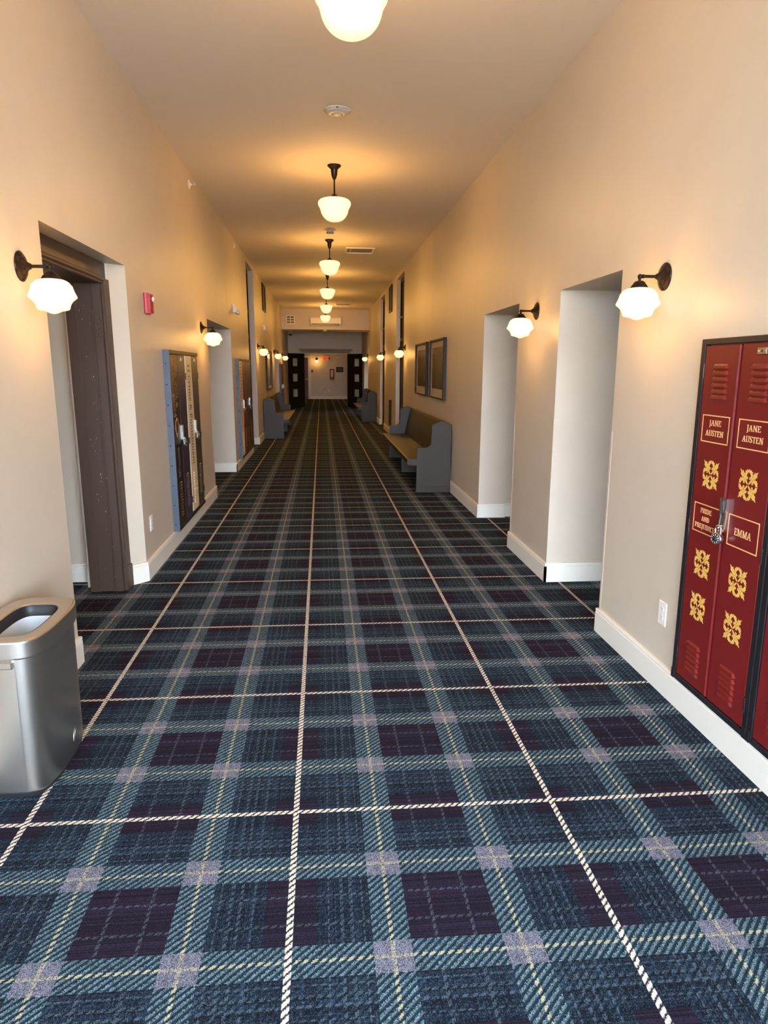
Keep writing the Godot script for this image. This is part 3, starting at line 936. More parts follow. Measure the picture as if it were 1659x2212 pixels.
# one locker: a double unit of two narrow doors meeting at a chrome handle; local x along the wall
func red_unit(at: Transform3D, label: String, titles: Array) -> void:
	var u := thing("locker", label, "locker", at, "red lockers in the right wall")
	var face := 0.022
	for d in 2:
		var x0 := 0.035 + d * 0.262
		var x1 := x0 + 0.250 - (0.0 if d == 0 else -0.002)
		var dn := bpart(u, "door", Vector3(x0, 0.17, 0.0), Vector3(x1, 1.63, face), M.locker_red, 0.003)
		var cx := (x0 + x1) / 2
		if d == 0:
			bpart(dn, "door_edge", Vector3(x1 - 0.008, 0.172, face), Vector3(x1 - 0.001, 1.628, face + 0.004), M.locker_red, 0.002)
		for k in 6:
			part(dn, "louver", louver_wide, M.locker_red, shift(cx, 1.536 - 0.0242 * k, face))
			part(dn, "louver", louver_wide, M.locker_red, shift(cx - 0.004, 0.341 - 0.0242 * k, face))
		if titles.size() > 0:
			hollow_rect(dn, "name_border", Vector2(cx - 0.1, 1.235), Vector2(cx + 0.1, 1.348), 0.0045, face, M.gold_line)
			letters(dn, titles[d][0], 0.088, 0.0235, M.gold_line, shift(cx - 0.002, 1.3165, face))
			letters(dn, titles[d][1], 0.132, 0.0235, M.gold_line, shift(cx - 0.002, 1.2745, face))
			hollow_rect(dn, "title_border", Vector2(cx - 0.1, 0.850), Vector2(cx + 0.1, 0.975), 0.0045, face, M.gold_line)
			if titles[d].size() == 5:
				for k in 3: letters(dn, titles[d][2 + k], [0.085, 0.060, 0.156][k], 0.0205, M.gold_line, shift(cx - 0.006, 0.9465 - 0.0335 * k, face))
			else:
				letters(dn, titles[d][2], 0.110, 0.028, M.gold_line, shift(cx, 0.912, face))
		for y in [1.103, 0.720, 0.528]:
			part(dn, "gold_ornament", ornament, M.gold, shift(cx, y, face))
		if d == 1 and titles.size() > 0:
			var pl := bpart(dn, "number_plate", Vector3(cx - 0.028, 1.588, face), Vector3(cx + 0.028, 1.612, face + 0.003), M.steel, 0.001)
			letters(pl, "4", 0.008, 0.012, M.black, shift(cx, 1.6, face + 0.003), sans)
			for sx in [-1, 1]: bpart(pl, "rivet", Vector3(cx + sx * 0.021 - 0.004, 1.597, face + 0.003), Vector3(cx + sx * 0.021 + 0.004, 1.602, face + 0.006), M.chrome, 0.001)
		for y in [1.528, 0.86, 0.271]: hinge(u, x0 - 0.005 if d == 0 else x1 + 0.006, y, face)
	bpart(u, "post", Vector3(0, 0.14, 0), Vector3(0.032, 1.657, face + 0.002), M.locker_frame, 0.002)
	bpart(u, "post", Vector3(0.553, 0.14, 0), Vector3(0.583, 1.657, face + 0.002), M.locker_frame, 0.002)
	bpart(u, "head", Vector3(0.032, 1.633, 0), Vector3(0.553, 1.657, face + 0.003), M.locker_frame, 0.002)
	bpart(u, "sill", Vector3(0.032, 0.14, 0), Vector3(0.553, 0.167, face + 0.003), M.locker_frame, 0.002)
	for x in [0.012, 0.571]:
		bpart(u, "foot_bracket", Vector3(x - 0.012, 0.14, face + 0.002), Vector3(x + 0.012, 0.185, face + 0.005), M.locker_frame, 0.001)
	locker_handle(u, 0.296, 0.905, face)

func word_column(dn: Node3D, words: String, x: float, y: float, z: float, length: float, height: float, m: Material) -> void:
	letters(dn, words, length, height, m, Transform3D(Basis(Vector3(0, -1, 0), Vector3(1, 0, 0), Vector3(0, 0, 1)), Vector3(x, y, z)))

# lockers on the left wall: four narrow doors in two pairs, dark frame, blue steel flank
func left_bank(s0: float, s1: float, mats: Array, label: String, style: int) -> void:
	var u := thing("locker_bank", label, "locker", on_left(s0, 0.0), "locker banks along the left wall")
	var w := s1 - s0
	var face := 0.05
	bpart(u, "flank", Vector3(-0.003, 0.14, 0), Vector3(0.0, 1.672, face + 0.004), M.locker_blue)
	for k in 9:
		var sc := new_st()
		lathe(sc, [Vector2(0, 0.002), Vector2(0.006, 0.0015), Vector2(0.007, 0)], 10, Transform3D(Basis(Vector3(0, 1, 0), Vector3(-1, 0, 0), Vector3(0, 0, 1)), Vector3(-0.003, 0.2 + 0.17 * k, 0.02)))
		part(u, "bolt", done(sc), M.slot)
	bpart(u, "body", Vector3(0, 0.14, 0), Vector3(w, 1.672, face - 0.012), M.locker_frame)
	bpart(u, "head", Vector3(0, 1.640, face - 0.012), Vector3(w, 1.672, face + 0.004), M.locker_frame, 0.002)
	bpart(u, "sill", Vector3(0, 0.14, face - 0.012), Vector3(w, 0.175, face + 0.004), M.locker_frame, 0.002)
	var inner := w - 0.03
	for k in 4:
		var x0 := 0.012 + k * inner / 4 + (0.014 if k >= 2 else 0.0)
		var x1 := x0 + inner / 4 - 0.014
		var dn := bpart(u, "door", Vector3(x0, 0.178, face - 0.012), Vector3(x1, 1.637, face), mats[k], 0.003)
		var cx := (x0 + x1) / 2
		for n in 12: part(dn, "louver", louver_wide, mats[k], shift(cx, 0.53 - 0.0262 * n + (0.03 if k % 2 else 0.0), face))
		if k % 2 == 1:
			bpart(dn, "number_plate", Vector3(cx - 0.028, 1.585, face), Vector3(cx + 0.028, 1.612, face + 0.003), M.steel, 0.001)
		for y in [1.45, 0.86, 0.30]: hinge(u, x0 - 0.004 if k % 2 == 0 else x1 + 0.004, y, face)
		if style == 1: spines_one(k, dn, cx, face)
		elif style == 2: spines_two(k, dn, cx, face)
	for k in 2:
		locker_handle(u, 0.012 + inner / 4 * (1 + 2 * k) + (0.014 if k else 0.0) - 0.006, 0.905, face)

func spines_one(k: int, dn: Node3D, cx: float, z: float) -> void:
	if k == 0:
		word_column(dn, "To Kill a", cx + 0.055, 1.37, z, 0.36, 0.085, M.dull_gold)
		word_column(dn, "Mockingbird", cx - 0.065, 1.36, z, 0.50, 0.085, M.dull_gold)
		word_column(dn, "HARPER LEE", cx, 0.72, z, 0.26, 0.06, M.pew_mark)
		var st := new_st()
		lathe(st, [Vector2(0.05, 0), Vector2(0.05, 0.001), Vector2(0.085, 0.001), Vector2(0.085, 0)], 28, Transform3D(Basis(Vector3(1, 0, 0), Vector3(0, 0, 1), Vector3(0, -1, 0)), Vector3(cx, 1.02, z)))
		part(dn, "round_emblem", done(st), M.dull_gold)
	elif k == 2:
		word_column(dn, "Crime & Punishment", cx, 1.035, z, 0.84, 0.105, M.ink)
		for y in [1.535, 1.49]: bpart(dn, "small_print", Vector3(cx - 0.05, y, z), Vector3(cx + 0.05, y + 0.02, z + 0.0008), M.dull_gold)

func spines_two(k: int, dn: Node3D, cx: float, z: float) -> void:
	if k == 0:
		# a column of dark, unreadable characters
		for n in 12:
			var y := 1.58 - 0.052 * n
			for c in 2:
				var x := cx - 0.06 + 0.1 * c + rng.randf_range(-0.01, 0.01)
				bpart(dn, "character", Vector3(x - 0.02, y, z), Vector3(x + 0.02, y + rng.randf_range(0.018, 0.034), z + 0.0008), M.ink if (n + c) % 3 else M.locker_oxblood)
	elif k == 2 or k == 3:
		bpart(dn, "title_band", Vector3(cx - 0.08, 1.05, z), Vector3(cx + 0.08, 1.058, z + 0.0008), M.dull_gold)
		bpart(dn, "title_band", Vector3(cx - 0.08, 1.50, z), Vector3(cx + 0.08, 1.508, z + 0.0008), M.dull_gold)

func build_lockers() -> void:
	louver_small = louver_mesh(0.10, 0.019, 0.006)
	louver_wide = louver_mesh(0.122, 0.0185, 0.008)
	ornament = ornament_mesh()
	red_unit(on_right(-2.93, 0), "dark red double locker with gold lettering beside the white outlet", [["JANE", "AUSTEN", "PRIDE", "AND", "PREJUDICE"], ["JANE", "AUSTEN", "EMMA"]])
	red_unit(on_right(-2.345, 0), "dark red locker at the right edge, mostly cut off by the frame", [])
	padlock(on_right(-2.633, 0.866) * shift(0, 0, 0.046) * Transform3D(Basis(Vector3.UP, 0.35), Vector3.ZERO), "round combination padlock on the red locker's chrome handle")
	left_bank(6.06, 7.42, [M.locker_black, M.locker_plum, M.locker_cream, M.locker_olive], "black, purple and cream locker doors painted as book spines, nearest on the left", 1)
	left_bank(11.07, 12.86, [M.locker_cream, M.locker_oxblood, M.locker_olive, M.locker_brown], "cream, red and brown locker doors on the left wall past the white niche", 2)
	left_bank(22.5, 23.95, [M.locker_brown, M.locker_oxblood, M.locker_brown, M.locker_oxblood], "dark red lockers far down the left wall behind the bench", 0)
	for b in [[6.06, 7.42, "the nearest left lockers"], [11.07, 12.86, "the second left lockers"]]:
		var inner: float = b[1] - b[0] - 0.03
		for k in 2:
			var x: float = b[0] + 0.012 + inner / 4 * (1 + 2 * k) + (0.014 if k else 0.0) - 0.006
			padlock(on_left(x, 0.868) * shift(0, 0, 0.074) * Transform3D(Basis(Vector3.UP, -0.5), Vector3.ZERO), "padlock on the %s handle of %s" % [["first", "second"][k], b[2]])

# ---------------------------------------------------------------- benches
# local: x along the bench, y up, z out from the wall (0 = back of end panels)
func bench(at: Transform3D, length: float, label: String) -> void:
	var b := thing("church_pew", label, "bench", at, "grey wooden pews")
	var d := 0.43
	# outline in (z, y)
	var outline := PackedVector2Array([Vector2(0, 0), Vector2(d, 0), Vector2(d, 0.548)])
	for k in 4: outline.append(Vector2(d - 0.012 + 0.012 * cos(PI / 2 * k / 3), 0.548 + 0.012 * sin(PI / 2 * k / 3)))
	outline.append(Vector2(0.32, 0.56))
	for k in 7:
		var a := -PI / 2 - PI / 2 * k / 6.0
		outline.append(Vector2(0.32 + 0.075 * cos(a), 0.635 + 0.075 * sin(a)))
	outline.append(Vector2(0.245, 0.84)); outline.append(Vector2(0.12, 0.897)); outline.append(Vector2(0.0, 0.84))
	var across := Basis(Vector3(0, 0, 1), Vector3(0, 1, 0), Vector3(1, 0, 0))
	var th := 0.042
	for k in 2:
		var x := 0.0 if k == 0 else length - th
		var st := new_st()
		prism(st, outline, x, x + th, Transform3D(across, Vector3.ZERO))
		var e := part(b, "end_panel", done(st), M.pew)
		bpart(e, "plinth", Vector3(x - 0.007, 0, -0.004), Vector3(x + th + 0.007, 0.08, d + 0.008), M.pew, 0.004)
		# raised edge moulding round the panel, both faces
		var edge := new_st()
		var pts := []
		for n in range(2, outline.size()): pts.append(Vector3(x + th / 2, outline[n].y, outline[n].x))
		tube(edge, pts, 0.012, 8)
		part(e, "edge_bead", done(edge), M.pew)
	# seat: slightly dished, with a rounded nose that runs past the panels
	var seat := PackedVector2Array([Vector2(0.11, 0.415), Vector2(0.16, 0.425), Vector2(0.30, 0.418), Vector2(0.44, 0.424), Vector2(0.535, 0.43), Vector2(0.55, 0.42), Vector2(0.55, 0.37), Vector2(0.535, 0.348), Vector2(0.52, 0.342), Vector2(0.44, 0.342), Vector2(0.43, 0.385), Vector2(0.11, 0.385)])
	var ss := new_st()
	prism(ss, seat, -0.004, length + 0.004, Transform3D(across, Vector3.ZERO))
	ss = new_st()
	prism(ss, PackedVector2Array([Vector2(0.11, 0.415), Vector2(0.16, 0.425), Vector2(0.30, 0.418), Vector2(0.432, 0.423), Vector2(0.432, 0.385), Vector2(0.11, 0.385)]), th, length - th, Transform3D(across, Vector3.ZERO))
	prism(ss, PackedVector2Array([Vector2(0.432, 0.423), Vector2(0.535, 0.43), Vector2(0.548, 0.424), Vector2(0.551, 0.41), Vector2(0.551, 0.37), Vector2(0.538, 0.35), Vector2(0.52, 0.344), Vector2(0.432, 0.344)]), -0.002, length + 0.002, Transform3D(across, Vector3.ZERO))
	var so := part(b, "seat", done(ss), M.pew)
	var pl := new_st()
	lathe(pl, [Vector2(0, 0.0015), Vector2(0.006, 0.001), Vector2(0.007, 0)], 12, Transform3D(Basis(Vector3(0, 1, 0), Vector3(-1, 0, 0), Vector3(0, 0, 1)), Vector3(-0.002, 0.392, 0.52)))
	part(so, "screw", done(pl), M.slot)
	# back, leaning and gently curved
	var bk := new_st()
	prism(bk, PackedVector2Array([Vector2(0.165, 0.424), Vector2(0.15, 0.50), Vector2(0.125, 0.62), Vector2(0.095, 0.74), Vector2(0.07, 0.845), Vector2(0.062, 0.872), Vector2(0.04, 0.872), Vector2(0.045, 0.82), Vector2(0.10, 0.60), Vector2(0.13, 0.424)]), th, length - th, Transform3D(across, Vector3.ZERO))
	part(b, "backrest", done(bk), M.pew)
	# middle support
	bpart(b, "middle_support", Vector3(length * 0.5 - 0.02, 0, 0.12), Vector3(length * 0.5 + 0.02, 0.385, 0.42), M.pew, 0.003)

func build_benches() -> void:
	# right benches: local x must run away from the camera: flip with a frame of its own
	var flip := Transform3D(Basis(Vector3(0, 0, -1), Vector3(0, 1, 0), Vector3(-1, 0, 0)), Vector3.ZERO)
	bench(Transform3D(flip.basis, Vector3(XR - 0.018, 0, -8.71)), 3.62, "long grey wooden pew under the two framed photographs")
	bench(Transform3D(flip.basis, Vector3(XR - 0.018, 0, -20.95)), 2.85, "dark grey pew far down on the right beside the open doors")
	bench(Transform3D(Basis(Vector3(0, 0, -1), Vector3(0, 1, 0), Vector3(1, 0, 0)), Vector3(-1.268, 0, -15.77)), 3.7, "grey wooden pew against the left wall below the tall mirror")

# ---------------------------------------------------------------- lamps
func pendant(z: float, label: String) -> void:
	var p := thing("pendant_light", label, "pendant lamp", shift(0.148, CEIL, z), "schoolhouse pendants down the corridor")
	var st := new_st()
	lathe(st, [Vector2(0.066, 0), Vector2(0.068, -0.006), Vector2(0.062, -0.014), Vector2(0.052, -0.018), Vector2(0.048, -0.026), Vector2(0.036, -0.034), Vector2(0.034, -0.042), Vector2(0.030, -0.085), Vector2(0.020, -0.118), Vector2(0.011, -0.13), Vector2(0.008, -0.135)], 32)
	part(p, "canopy", done(st), M.bronze)
	st = new_st()
	tube(st, [Vector3(0, -0.12, 0), Vector3(0, -0.272, 0)], 0.008, 14)
	part(p, "stem", done(st), M.bronze)
	st = new_st()
	lathe(st, [Vector2(0.008, -0.262), Vector2(0.022, -0.266), Vector2(0.030, -0.278), Vector2(0.042, -0.288), Vector2(0.052, -0.292), Vector2(0.054, -0.304), Vector2(0.046, -0.306)], 32)
	part(p, "fitter", done(st), M.bronze)
	st = new_st()
	lathe(st, smooth([Vector2(0.046, -0.300), Vector2(0.075, -0.304), Vector2(0.115, -0.309), Vector2(0.143, -0.319), Vector2(0.158, -0.335), Vector2(0.162, -0.354), Vector2(0.157, -0.373), Vector2(0.146, -0.391), Vector2(0.138, -0.410), Vector2(0.133, -0.430), Vector2(0.124, -0.453), Vector2(0.107, -0.478), Vector2(0.080, -0.501), Vector2(0.045, -0.515), Vector2(0, -0.520)]), 64)
	part(p, "globe", done(st), M.globe)
	lamp(p, Vector3(0, -0.40, 0), PENDANT_ENERGY, 0.14)

func sconce(at: Transform3D, label: String) -> void:
	# local: z out of the wall, origin at the middle of the backplate
	var p := thing("wall_sconce", label, "wall lamp", at, "schoolhouse wall sconces")
	var facing := Transform3D(Basis(Vector3(1, 0, 0), Vector3(0, 0, 1), Vector3(0, -1, 0)), Vector3.ZERO)
	var st := new_st()
	lathe(st, [Vector2(0.064, 0), Vector2(0.065, 0.004), Vector2(0.061, 0.008), Vector2(0.054, 0.010), Vector2(0.052, 0.014), Vector2(0.045, 0.017), Vector2(0.038, 0.017), Vector2(0.035, 0.022), Vector2(0.024, 0.026), Vector2(0.016, 0.036), Vector2(0.011, 0.046), Vector2(0.0, 0.046)], 36, facing)
	part(p, "backplate", done(st), M.bronze)
	st = new_st()
	tube(st, [Vector3(0, 0, 0.04), Vector3(0, 0, 0.112)], 0.0075, 14)
	tube(st, [Vector3(0, 0, 0.104), Vector3(0, 0, 0.113)], 0.0095, 14)
	part(p, "arm", done(st), M.bronze)
	st = new_st()
	lathe(st, [Vector2(0, 0.011), Vector2(0.006, 0.009), Vector2(0.0105, 0.003), Vector2(0.0105, -0.004), Vector2(0.007, -0.011), Vector2(0.006, -0.022)], 20, shift(0, 0, 0.124))
	part(p, "elbow", done(st), M.bronze)
	st = new_st()
	lathe(st, [Vector2(0.006, -0.020), Vector2(0.018, -0.022), Vector2(0.027, -0.029), Vector2(0.030, -0.037), Vector2(0.035, -0.040), Vector2(0.036, -0.045), Vector2(0.040, -0.048), Vector2(0.041, -0.058), Vector2(0.038, -0.060)], 32, shift(0, 0, 0.124))
	var cap := part(p, "shade_holder", done(st), M.bronze)
	for k in 3:
		var a := TAU * k / 3 + 0.4
		var sc := new_st()
		tube(sc, [Vector3(0.04 * cos(a), -0.054, 0.124 + 0.04 * sin(a)), Vector3(0.05 * cos(a), -0.054, 0.124 + 0.05 * sin(a))], 0.003, 8)
		part(cap, "thumb_screw", done(sc), M.bronze)
	st = new_st()
	lathe(st, smooth([Vector2(0.037, -0.053), Vector2(0.053, -0.056), Vector2(0.066, -0.062), Vector2(0.0755, -0.07), Vector2(0.079, -0.076), Vector2(0.0835, -0.08), Vector2(0.0865, -0.088), Vector2(0.0885, -0.096), Vector2(0.093, -0.108), Vector2(0.0985, -0.12), Vector2(0.101, -0.127), Vector2(0.0995, -0.132), Vector2(0.092, -0.138), Vector2(0.082, -0.147), Vector2(0.0745, -0.157), Vector2(0.0705, -0.166), Vector2(0.0685, -0.174), Vector2(0.066, -0.18), Vector2(0.059, -0.184), Vector2(0.046, -0.187), Vector2(0.033, -0.19), Vector2(0.022, -0.195), Vector2(0.01, -0.199), Vector2(0.0, -0.2005)]), 56, shift(0, 0, 0.124))
	part(p, "globe", done(st), M.globe)
	lamp(p, Vector3(0, -0.125, 0.124), SCONCE_ENERGY, 0.07)

func build_lamps() -> void:
	var zs := [-3.45, -7.42, -11.5, -15.4, -19.2, -22.9]
	var names := ["nearest", "second", "third", "fourth", "fifth", "sixth and farthest"]
	for k in 6: pendant(zs[k], "%s white schoolhouse pendant hanging from the ceiling on a bronze stem" % names[k] if k else "nearest white schoolhouse pendant, cut off by the top of the picture")
	sconce(on_left(3.345, 1.955), "white scalloped wall sconce beside the brown doorcase")
	sconce(on_left(8.06, 1.958), "white scalloped wall sconce above the nearest left lockers' far side")
	sconce(on_left(15.0, 1.975), "left wall sconce in front of the tall mirror")
	sconce(on_left(20.0, 1.975), "left wall sconce between the tall mirror and the far niche")
	sconce(on_left(24.0, 1.985), "farthest left wall sconce, next to the open dark door")
	sconce(on_right(-3.363, 1.963), "white scalloped wall sconce above the outlet and red lockers")
	sconce(on_right(-5.394, 1.963), "white scalloped wall sconce between the two right niches")
	sconce(on_right(-13.9, 1.94), "right wall sconce just past the two framed photographs")
	sconce(on_right(-18.32, 1.94), "right wall sconce before the far right pew")
	sconce(on_right(-24.9, 1.985), "farthest right wall sconce, next to the open dark door")
	flush_lamp(Vector3(0.15, 2.98, -31.5), 0.6, "flush ceiling lamp in the far room, out of sight above the doors")
	flush_lamp(Vector3(0.15, 2.98, -34.8), 0.6, "deeper flush ceiling lamp in the far room, out of sight")
	flush_lamp(Vector3(-2.2, 2.7, -4.0), 0.22, "flush ceiling lamp in the little room behind the brown doorcase")
	sconce(Transform3D(Basis.IDENTITY, Vector3(-0.229, 2.02, -37.0)), "wall sconce glowing on the far wall beyond the doors")

# ---------------------------------------------------------------- flush lamps in the rooms off the corridor
func flush_lamp(at: Vector3, energy: float, label: String) -> void:
	var p := thing("flush_ceiling_light", label, "ceiling lamp", shift(at.x, at.y, at.z), "flush lamps in the side rooms")
	var st := new_st()
	lathe(st, [Vector2(0.13, 0), Vector2(0.135, -0.01), Vector2(0.12, -0.025), Vector2(0.1, -0.028)], 32)
	part(p, "pan", done(st), M.bronze)
	st = new_st()
	lathe(st, [Vector2(0.115, -0.02), Vector2(0.12, -0.04), Vector2(0.1, -0.08), Vector2(0.06, -0.105), Vector2(0, -0.115)], 32)
	part(p, "globe", done(st), M.globe)
	lamp(p, Vector3(0, -0.07, 0), energy, 0.08)

# ---------------------------------------------------------------- litter bin
func oblong(a: float, b: float, n := 72) -> Array:
	var pts := []
	for k in n:
		var t := TAU * k / n
		var c := cos(t); var s := sin(t)
		pts.append(Vector2(a * signf(c) * pow(absf(c), 2.0 / 4.6), b * signf(s) * pow(absf(s), 2.0 / 3.0)))
	return pts

# stack of oblong rings: each [half x, half z, y]
func oblong_loft(st: SurfaceTool, rings: Array) -> void:
	st.set_smooth_group(3)
	for i in rings.size() - 1:
		var p := oblong(rings[i][0], rings[i][1])
		var q := oblong(rings[i + 1][0], rings[i + 1][1])
		for k in p.size():
			var j := (k + 1) % p.size()
			quad(st, Vector3(p[k].x, rings[i][2], p[k].y), Vector3(q[k].x, rings[i + 1][2], q[k].y), Vector3(q[j].x, rings[i + 1][2], q[j].y), Vector3(p[j].x, rings[i][2], p[j].y))

func build_can() -> void:
	var c := thing("litter_bin", "brushed stainless steel litter bin with an open top against the left wall", "trash can", shift(-1.125, 0, -2.63))
	var st := new_st()
	oblong_loft(st, [[0.0, 0.0, 0.0], [0.123, 0.233, 0.0], [0.123, 0.233, 0.022]])
	part(c, "base", done(st), M.rubber)
	st = new_st()
	oblong_loft(st, [[0.126, 0.236, 0.016], [0.128, 0.238, 0.02], [0.128, 0.238, 0.024], [0.128, 0.238, 0.536], [0.128, 0.238, 0.54], [0.12, 0.23, 0.545]])
	part(c, "body", done(st), M.bin_steel)
	st = new_st()
	oblong_loft(st, [[0.124, 0.232, 0.532], [0.139, 0.247, 0.532], [0.141, 0.249, 0.536], [0.141, 0.249, 0.538], [0.141, 0.249, 0.590], [0.141, 0.249, 0.5925], [0.1395, 0.2475, 0.597], [0.136, 0.244, 0.599], [0.133, 0.241, 0.599], [0.092, 0.183, 0.5955], [0.090, 0.180, 0.595], [0.086, 0.174, 0.592], [0.084, 0.172, 0.588], [0.084, 0.172, 0.560]])
	part(c, "lid_ring", done(st), M.bin_steel)
	st = new_st()
	oblong_loft(st, [[0.083, 0.171, 0.592], [0.083, 0.171, 0.545], [0.079, 0.166, 0.543], [0.079, 0.166, 0.48]])
	part(c, "liner_band", done(st), M.black)
	st = new_st()
	oblong_loft(st, [[0.0785, 0.1655, 0.548], [0.077, 0.164, 0.50], [0.066, 0.150, 0.30], [0.05, 0.12, 0.10], [0.0, 0.0, 0.08]])
	part(c, "bin_bag", done(st), M.bag)
	# front panel on the near end with its pull tab
	st = new_st()
	var plan := oblong(0.1305, 0.2405, 96)
	var pl := []
	for p in plan:
		if p.y > 0.19 and p.x < 0.055: pl.append(p)
	st.set_smooth_group(4)
	pl.reverse()
	for k in pl.size() - 1:
		quad(st, Vector3(pl[k].x, 0.03, pl[k].y), Vector3(pl[k].x, 0.505, pl[k].y), Vector3(pl[k + 1].x, 0.505, pl[k + 1].y), Vector3(pl[k + 1].x, 0.03, pl[k + 1].y))
	part(c, "front_panel", done(st), M.bin_steel)
	bpart(c, "pull_tab", Vector3(-0.10, 0.497, 0.225), Vector3(0.052, 0.528, 0.252), M.bin_steel, 0.006)
	# small leaf mark on the long side, near the base
	st = new_st()
	var on_side := Transform3D(Basis(Vector3(0, 0, -1), Vector3(0, 1, 0), Vector3(1, 0, 0)), Vector3(0.1282, 0.09, -0.045))
	tube(st, [on_side * Vector3(-0.012, -0.022, 0), on_side * Vector3(-0.009, 0.0, 0), on_side * Vector3(0.0, 0.016, 0), on_side * Vector3(0.012, 0.024, 0)], 0.0008, 6)
	tube(st, [on_side * Vector3(0.012, 0.024, 0), on_side * Vector3(0.013, 0.008, 0), on_side * Vector3(0.006, -0.006, 0), on_side * Vector3(-0.008, -0.012, 0)], 0.0008, 6)
	part(c, "leaf_emblem", done(st), M.steel)

# ---------------------------------------------------------------- pictures
func picture(at: Transform3D, w: float, h: float, label: String, mirror: bool, seed_n: int) -> void:
	var p := thing("tall_mirror" if mirror else "framed_photograph", label, "mirror" if mirror else "picture", at, "" if mirror else "framed old photographs")
	var t := 0.028
	for x in [0.0, w - t]: bpart(p, "frame_side", Vector3(x, 0, 0), Vector3(x + t, h, 0.045), M.frame, 0.006)
	for y in [0.0, h - t]: bpart(p, "frame_rail", Vector3(t, y, 0), Vector3(w - t, y + t, 0.043), M.frame, 0.006)
	bpart(p, "mat_board", Vector3(t, t, 0.004), Vector3(w - t, h - t, 0.018), M.matboard)
	if not mirror:
		var pm := mat(Color.WHITE, 0.4)
		pm.albedo_texture = ImageTexture.create_from_image(sepia_image(seed_n))
		var st := new_st()
		st.set_smooth_group(-1)
		var lo := Vector2(0.15, 0.13); var hi := Vector2(w - 0.15, h - 0.11)
		var c4 := [[lo.x, lo.y, 0, 1], [lo.x, hi.y, 0, 0], [hi.x, hi.y, 1, 0], [hi.x, lo.y, 1, 1]]
		for k in [0, 1, 2, 0, 2, 3]:
			st.set_uv(Vector2(c4[k][2], c4[k][3])); st.add_vertex(Vector3(c4[k][0], c4[k][1], 0.0185))
		part(p, "print", done(st), pm)
		bpart(p, "glass", Vector3(t, t, 0.022), Vector3(w - t, h - t, 0.025), M.picture_glass)
	else:
		hollow_rect(p, "inner_fillet", Vector2(t, t), Vector2(w - t, h - t), 0.05, 0.019, M.matboard)
		bpart(p, "mirror_glass", Vector3(t, t, 0.018), Vector3(w - t, h - t, 0.0188), mat(rgb(205, 205, 200), 0.04, 1.0))

func build_pictures() -> void:
	picture(on_right(-10.51, 1.13), 1.22, 0.81, "nearer of two dark framed old photographs above the pew", false, 3)
	picture(on_right(-12.10, 1.13), 1.24, 0.81, "farther of two dark framed old photographs above the pew", false, 11)
	picture(on_left(17.0, 1.03), 1.62, 0.92, "narrow-looking framed mirror above the left pew", true, 0)

# ---------------------------------------------------------------- small things on walls and ceiling
func outlet(at: Transform3D, label: String) -> void:
	var o := thing("power_outlet", label, "outlet", at, "white wall outlets")
	bpart(o, "cover_plate", Vector3(-0.037, -0.059, 0), Vector3(0.037, 0.059, 0.007), M.white, 0.004)
	for s in [-1, 1]:
		var st := new_st()
		var pts := PackedVector2Array()
		for k in 20:
			var a := TAU * k / 20
			pts.append(Vector2(0.0172 * cos(a), clampf(0.0172 * sin(a), -0.0145, 0.0145) + s * 0.0195))
		prism(st, pts, 0.007, 0.0088)
		var r := part(o, "receptacle", done(st), M.white)
		for x in [-0.0063, 0.0063]: bpart(r, "slot", Vector3(x - 0.0011, s * 0.0195, 0.0088), Vector3(x + 0.0011, s * 0.0195 + 0.008, 0.0091), M.slot)
		bpart(r, "ground_hole", Vector3(-0.0022, s * 0.0195 - 0.0105, 0.0088), Vector3(0.0022, s * 0.0195 - 0.006, 0.0091), M.slot)
	bpart(o, "screw", Vector3(-0.0025, -0.0025, 0.007), Vector3(0.0025, 0.0025, 0.0082), M.grey_plastic, 0.0008)

func alarm(at: Transform3D, label: String) -> void:
	var a := thing("fire_alarm", label, "fire alarm", at, "red fire alarms")
	# curved left band carrying the word, bulging right part, strobe lens on top right
	var st := new_st()
	box(st, Vector3(-0.08, -0.075, 0), Vector3(0.08, 0.075, 0.012), 0.004)
	part(a, "back_box", done(st), M.alarm_red)
	st = new_st()
	var prof := PackedVector2Array([Vector2(-0.078, 0.01), Vector2(-0.078, 0.020), Vector2(-0.05, 0.030), Vector2(-0.018, 0.036), Vector2(-0.016, 0.01)])
	prism(st, prof, -0.072, 0.074, Transform3D(Basis(Vector3(1, 0, 0), Vector3(0, 0, 1), Vector3(0, -1, 0)), Vector3.ZERO))
	part(a, "label_band", done(st), M.alarm_band)
	st = new_st()
	prof = PackedVector2Array([Vector2(-0.012, 0.01), Vector2(-0.012, 0.036), Vector2(0.03, 0.044), Vector2(0.06, 0.040), Vector2(0.074, 0.024), Vector2(0.076, 0.01)])
	prism(st, prof, -0.068, 0.066, Transform3D(Basis(Vector3(1, 0, 0), Vector3(0, 0, 1), Vector3(0, -1, 0)), Vector3.ZERO))
	part(a, "horn_cover", done(st), M.alarm_red)
	letters(a, "FIRE", 0.075, 0.022, M.white, Transform3D(Basis(Vector3(0, 1, 0), Vector3(-1, 0, 0.3).normalized(), Vector3(0.3, 0, 1).normalized()), Vector3(-0.046, 0.0, 0.033)), sans)
	st = new_st()
	lathe(st, [Vector2(0, 0.014), Vector2(0.010, 0.012), Vector2(0.018, 0.006), Vector2(0.020, 0)], 20, Transform3D(Basis(Vector3(1, 0, 0), Vector3(0, 0, 1), Vector3(0, -1, 0)), Vector3(0.032, 0.034, 0.040)))
	part(a, "strobe_lens", done(st), M.white)
	bpart(a, "strobe_mount", Vector3(0.036, 0.006, 0.036), Vector3(0.07, 0.058, 0.046), M.grey_plastic, 0.004)

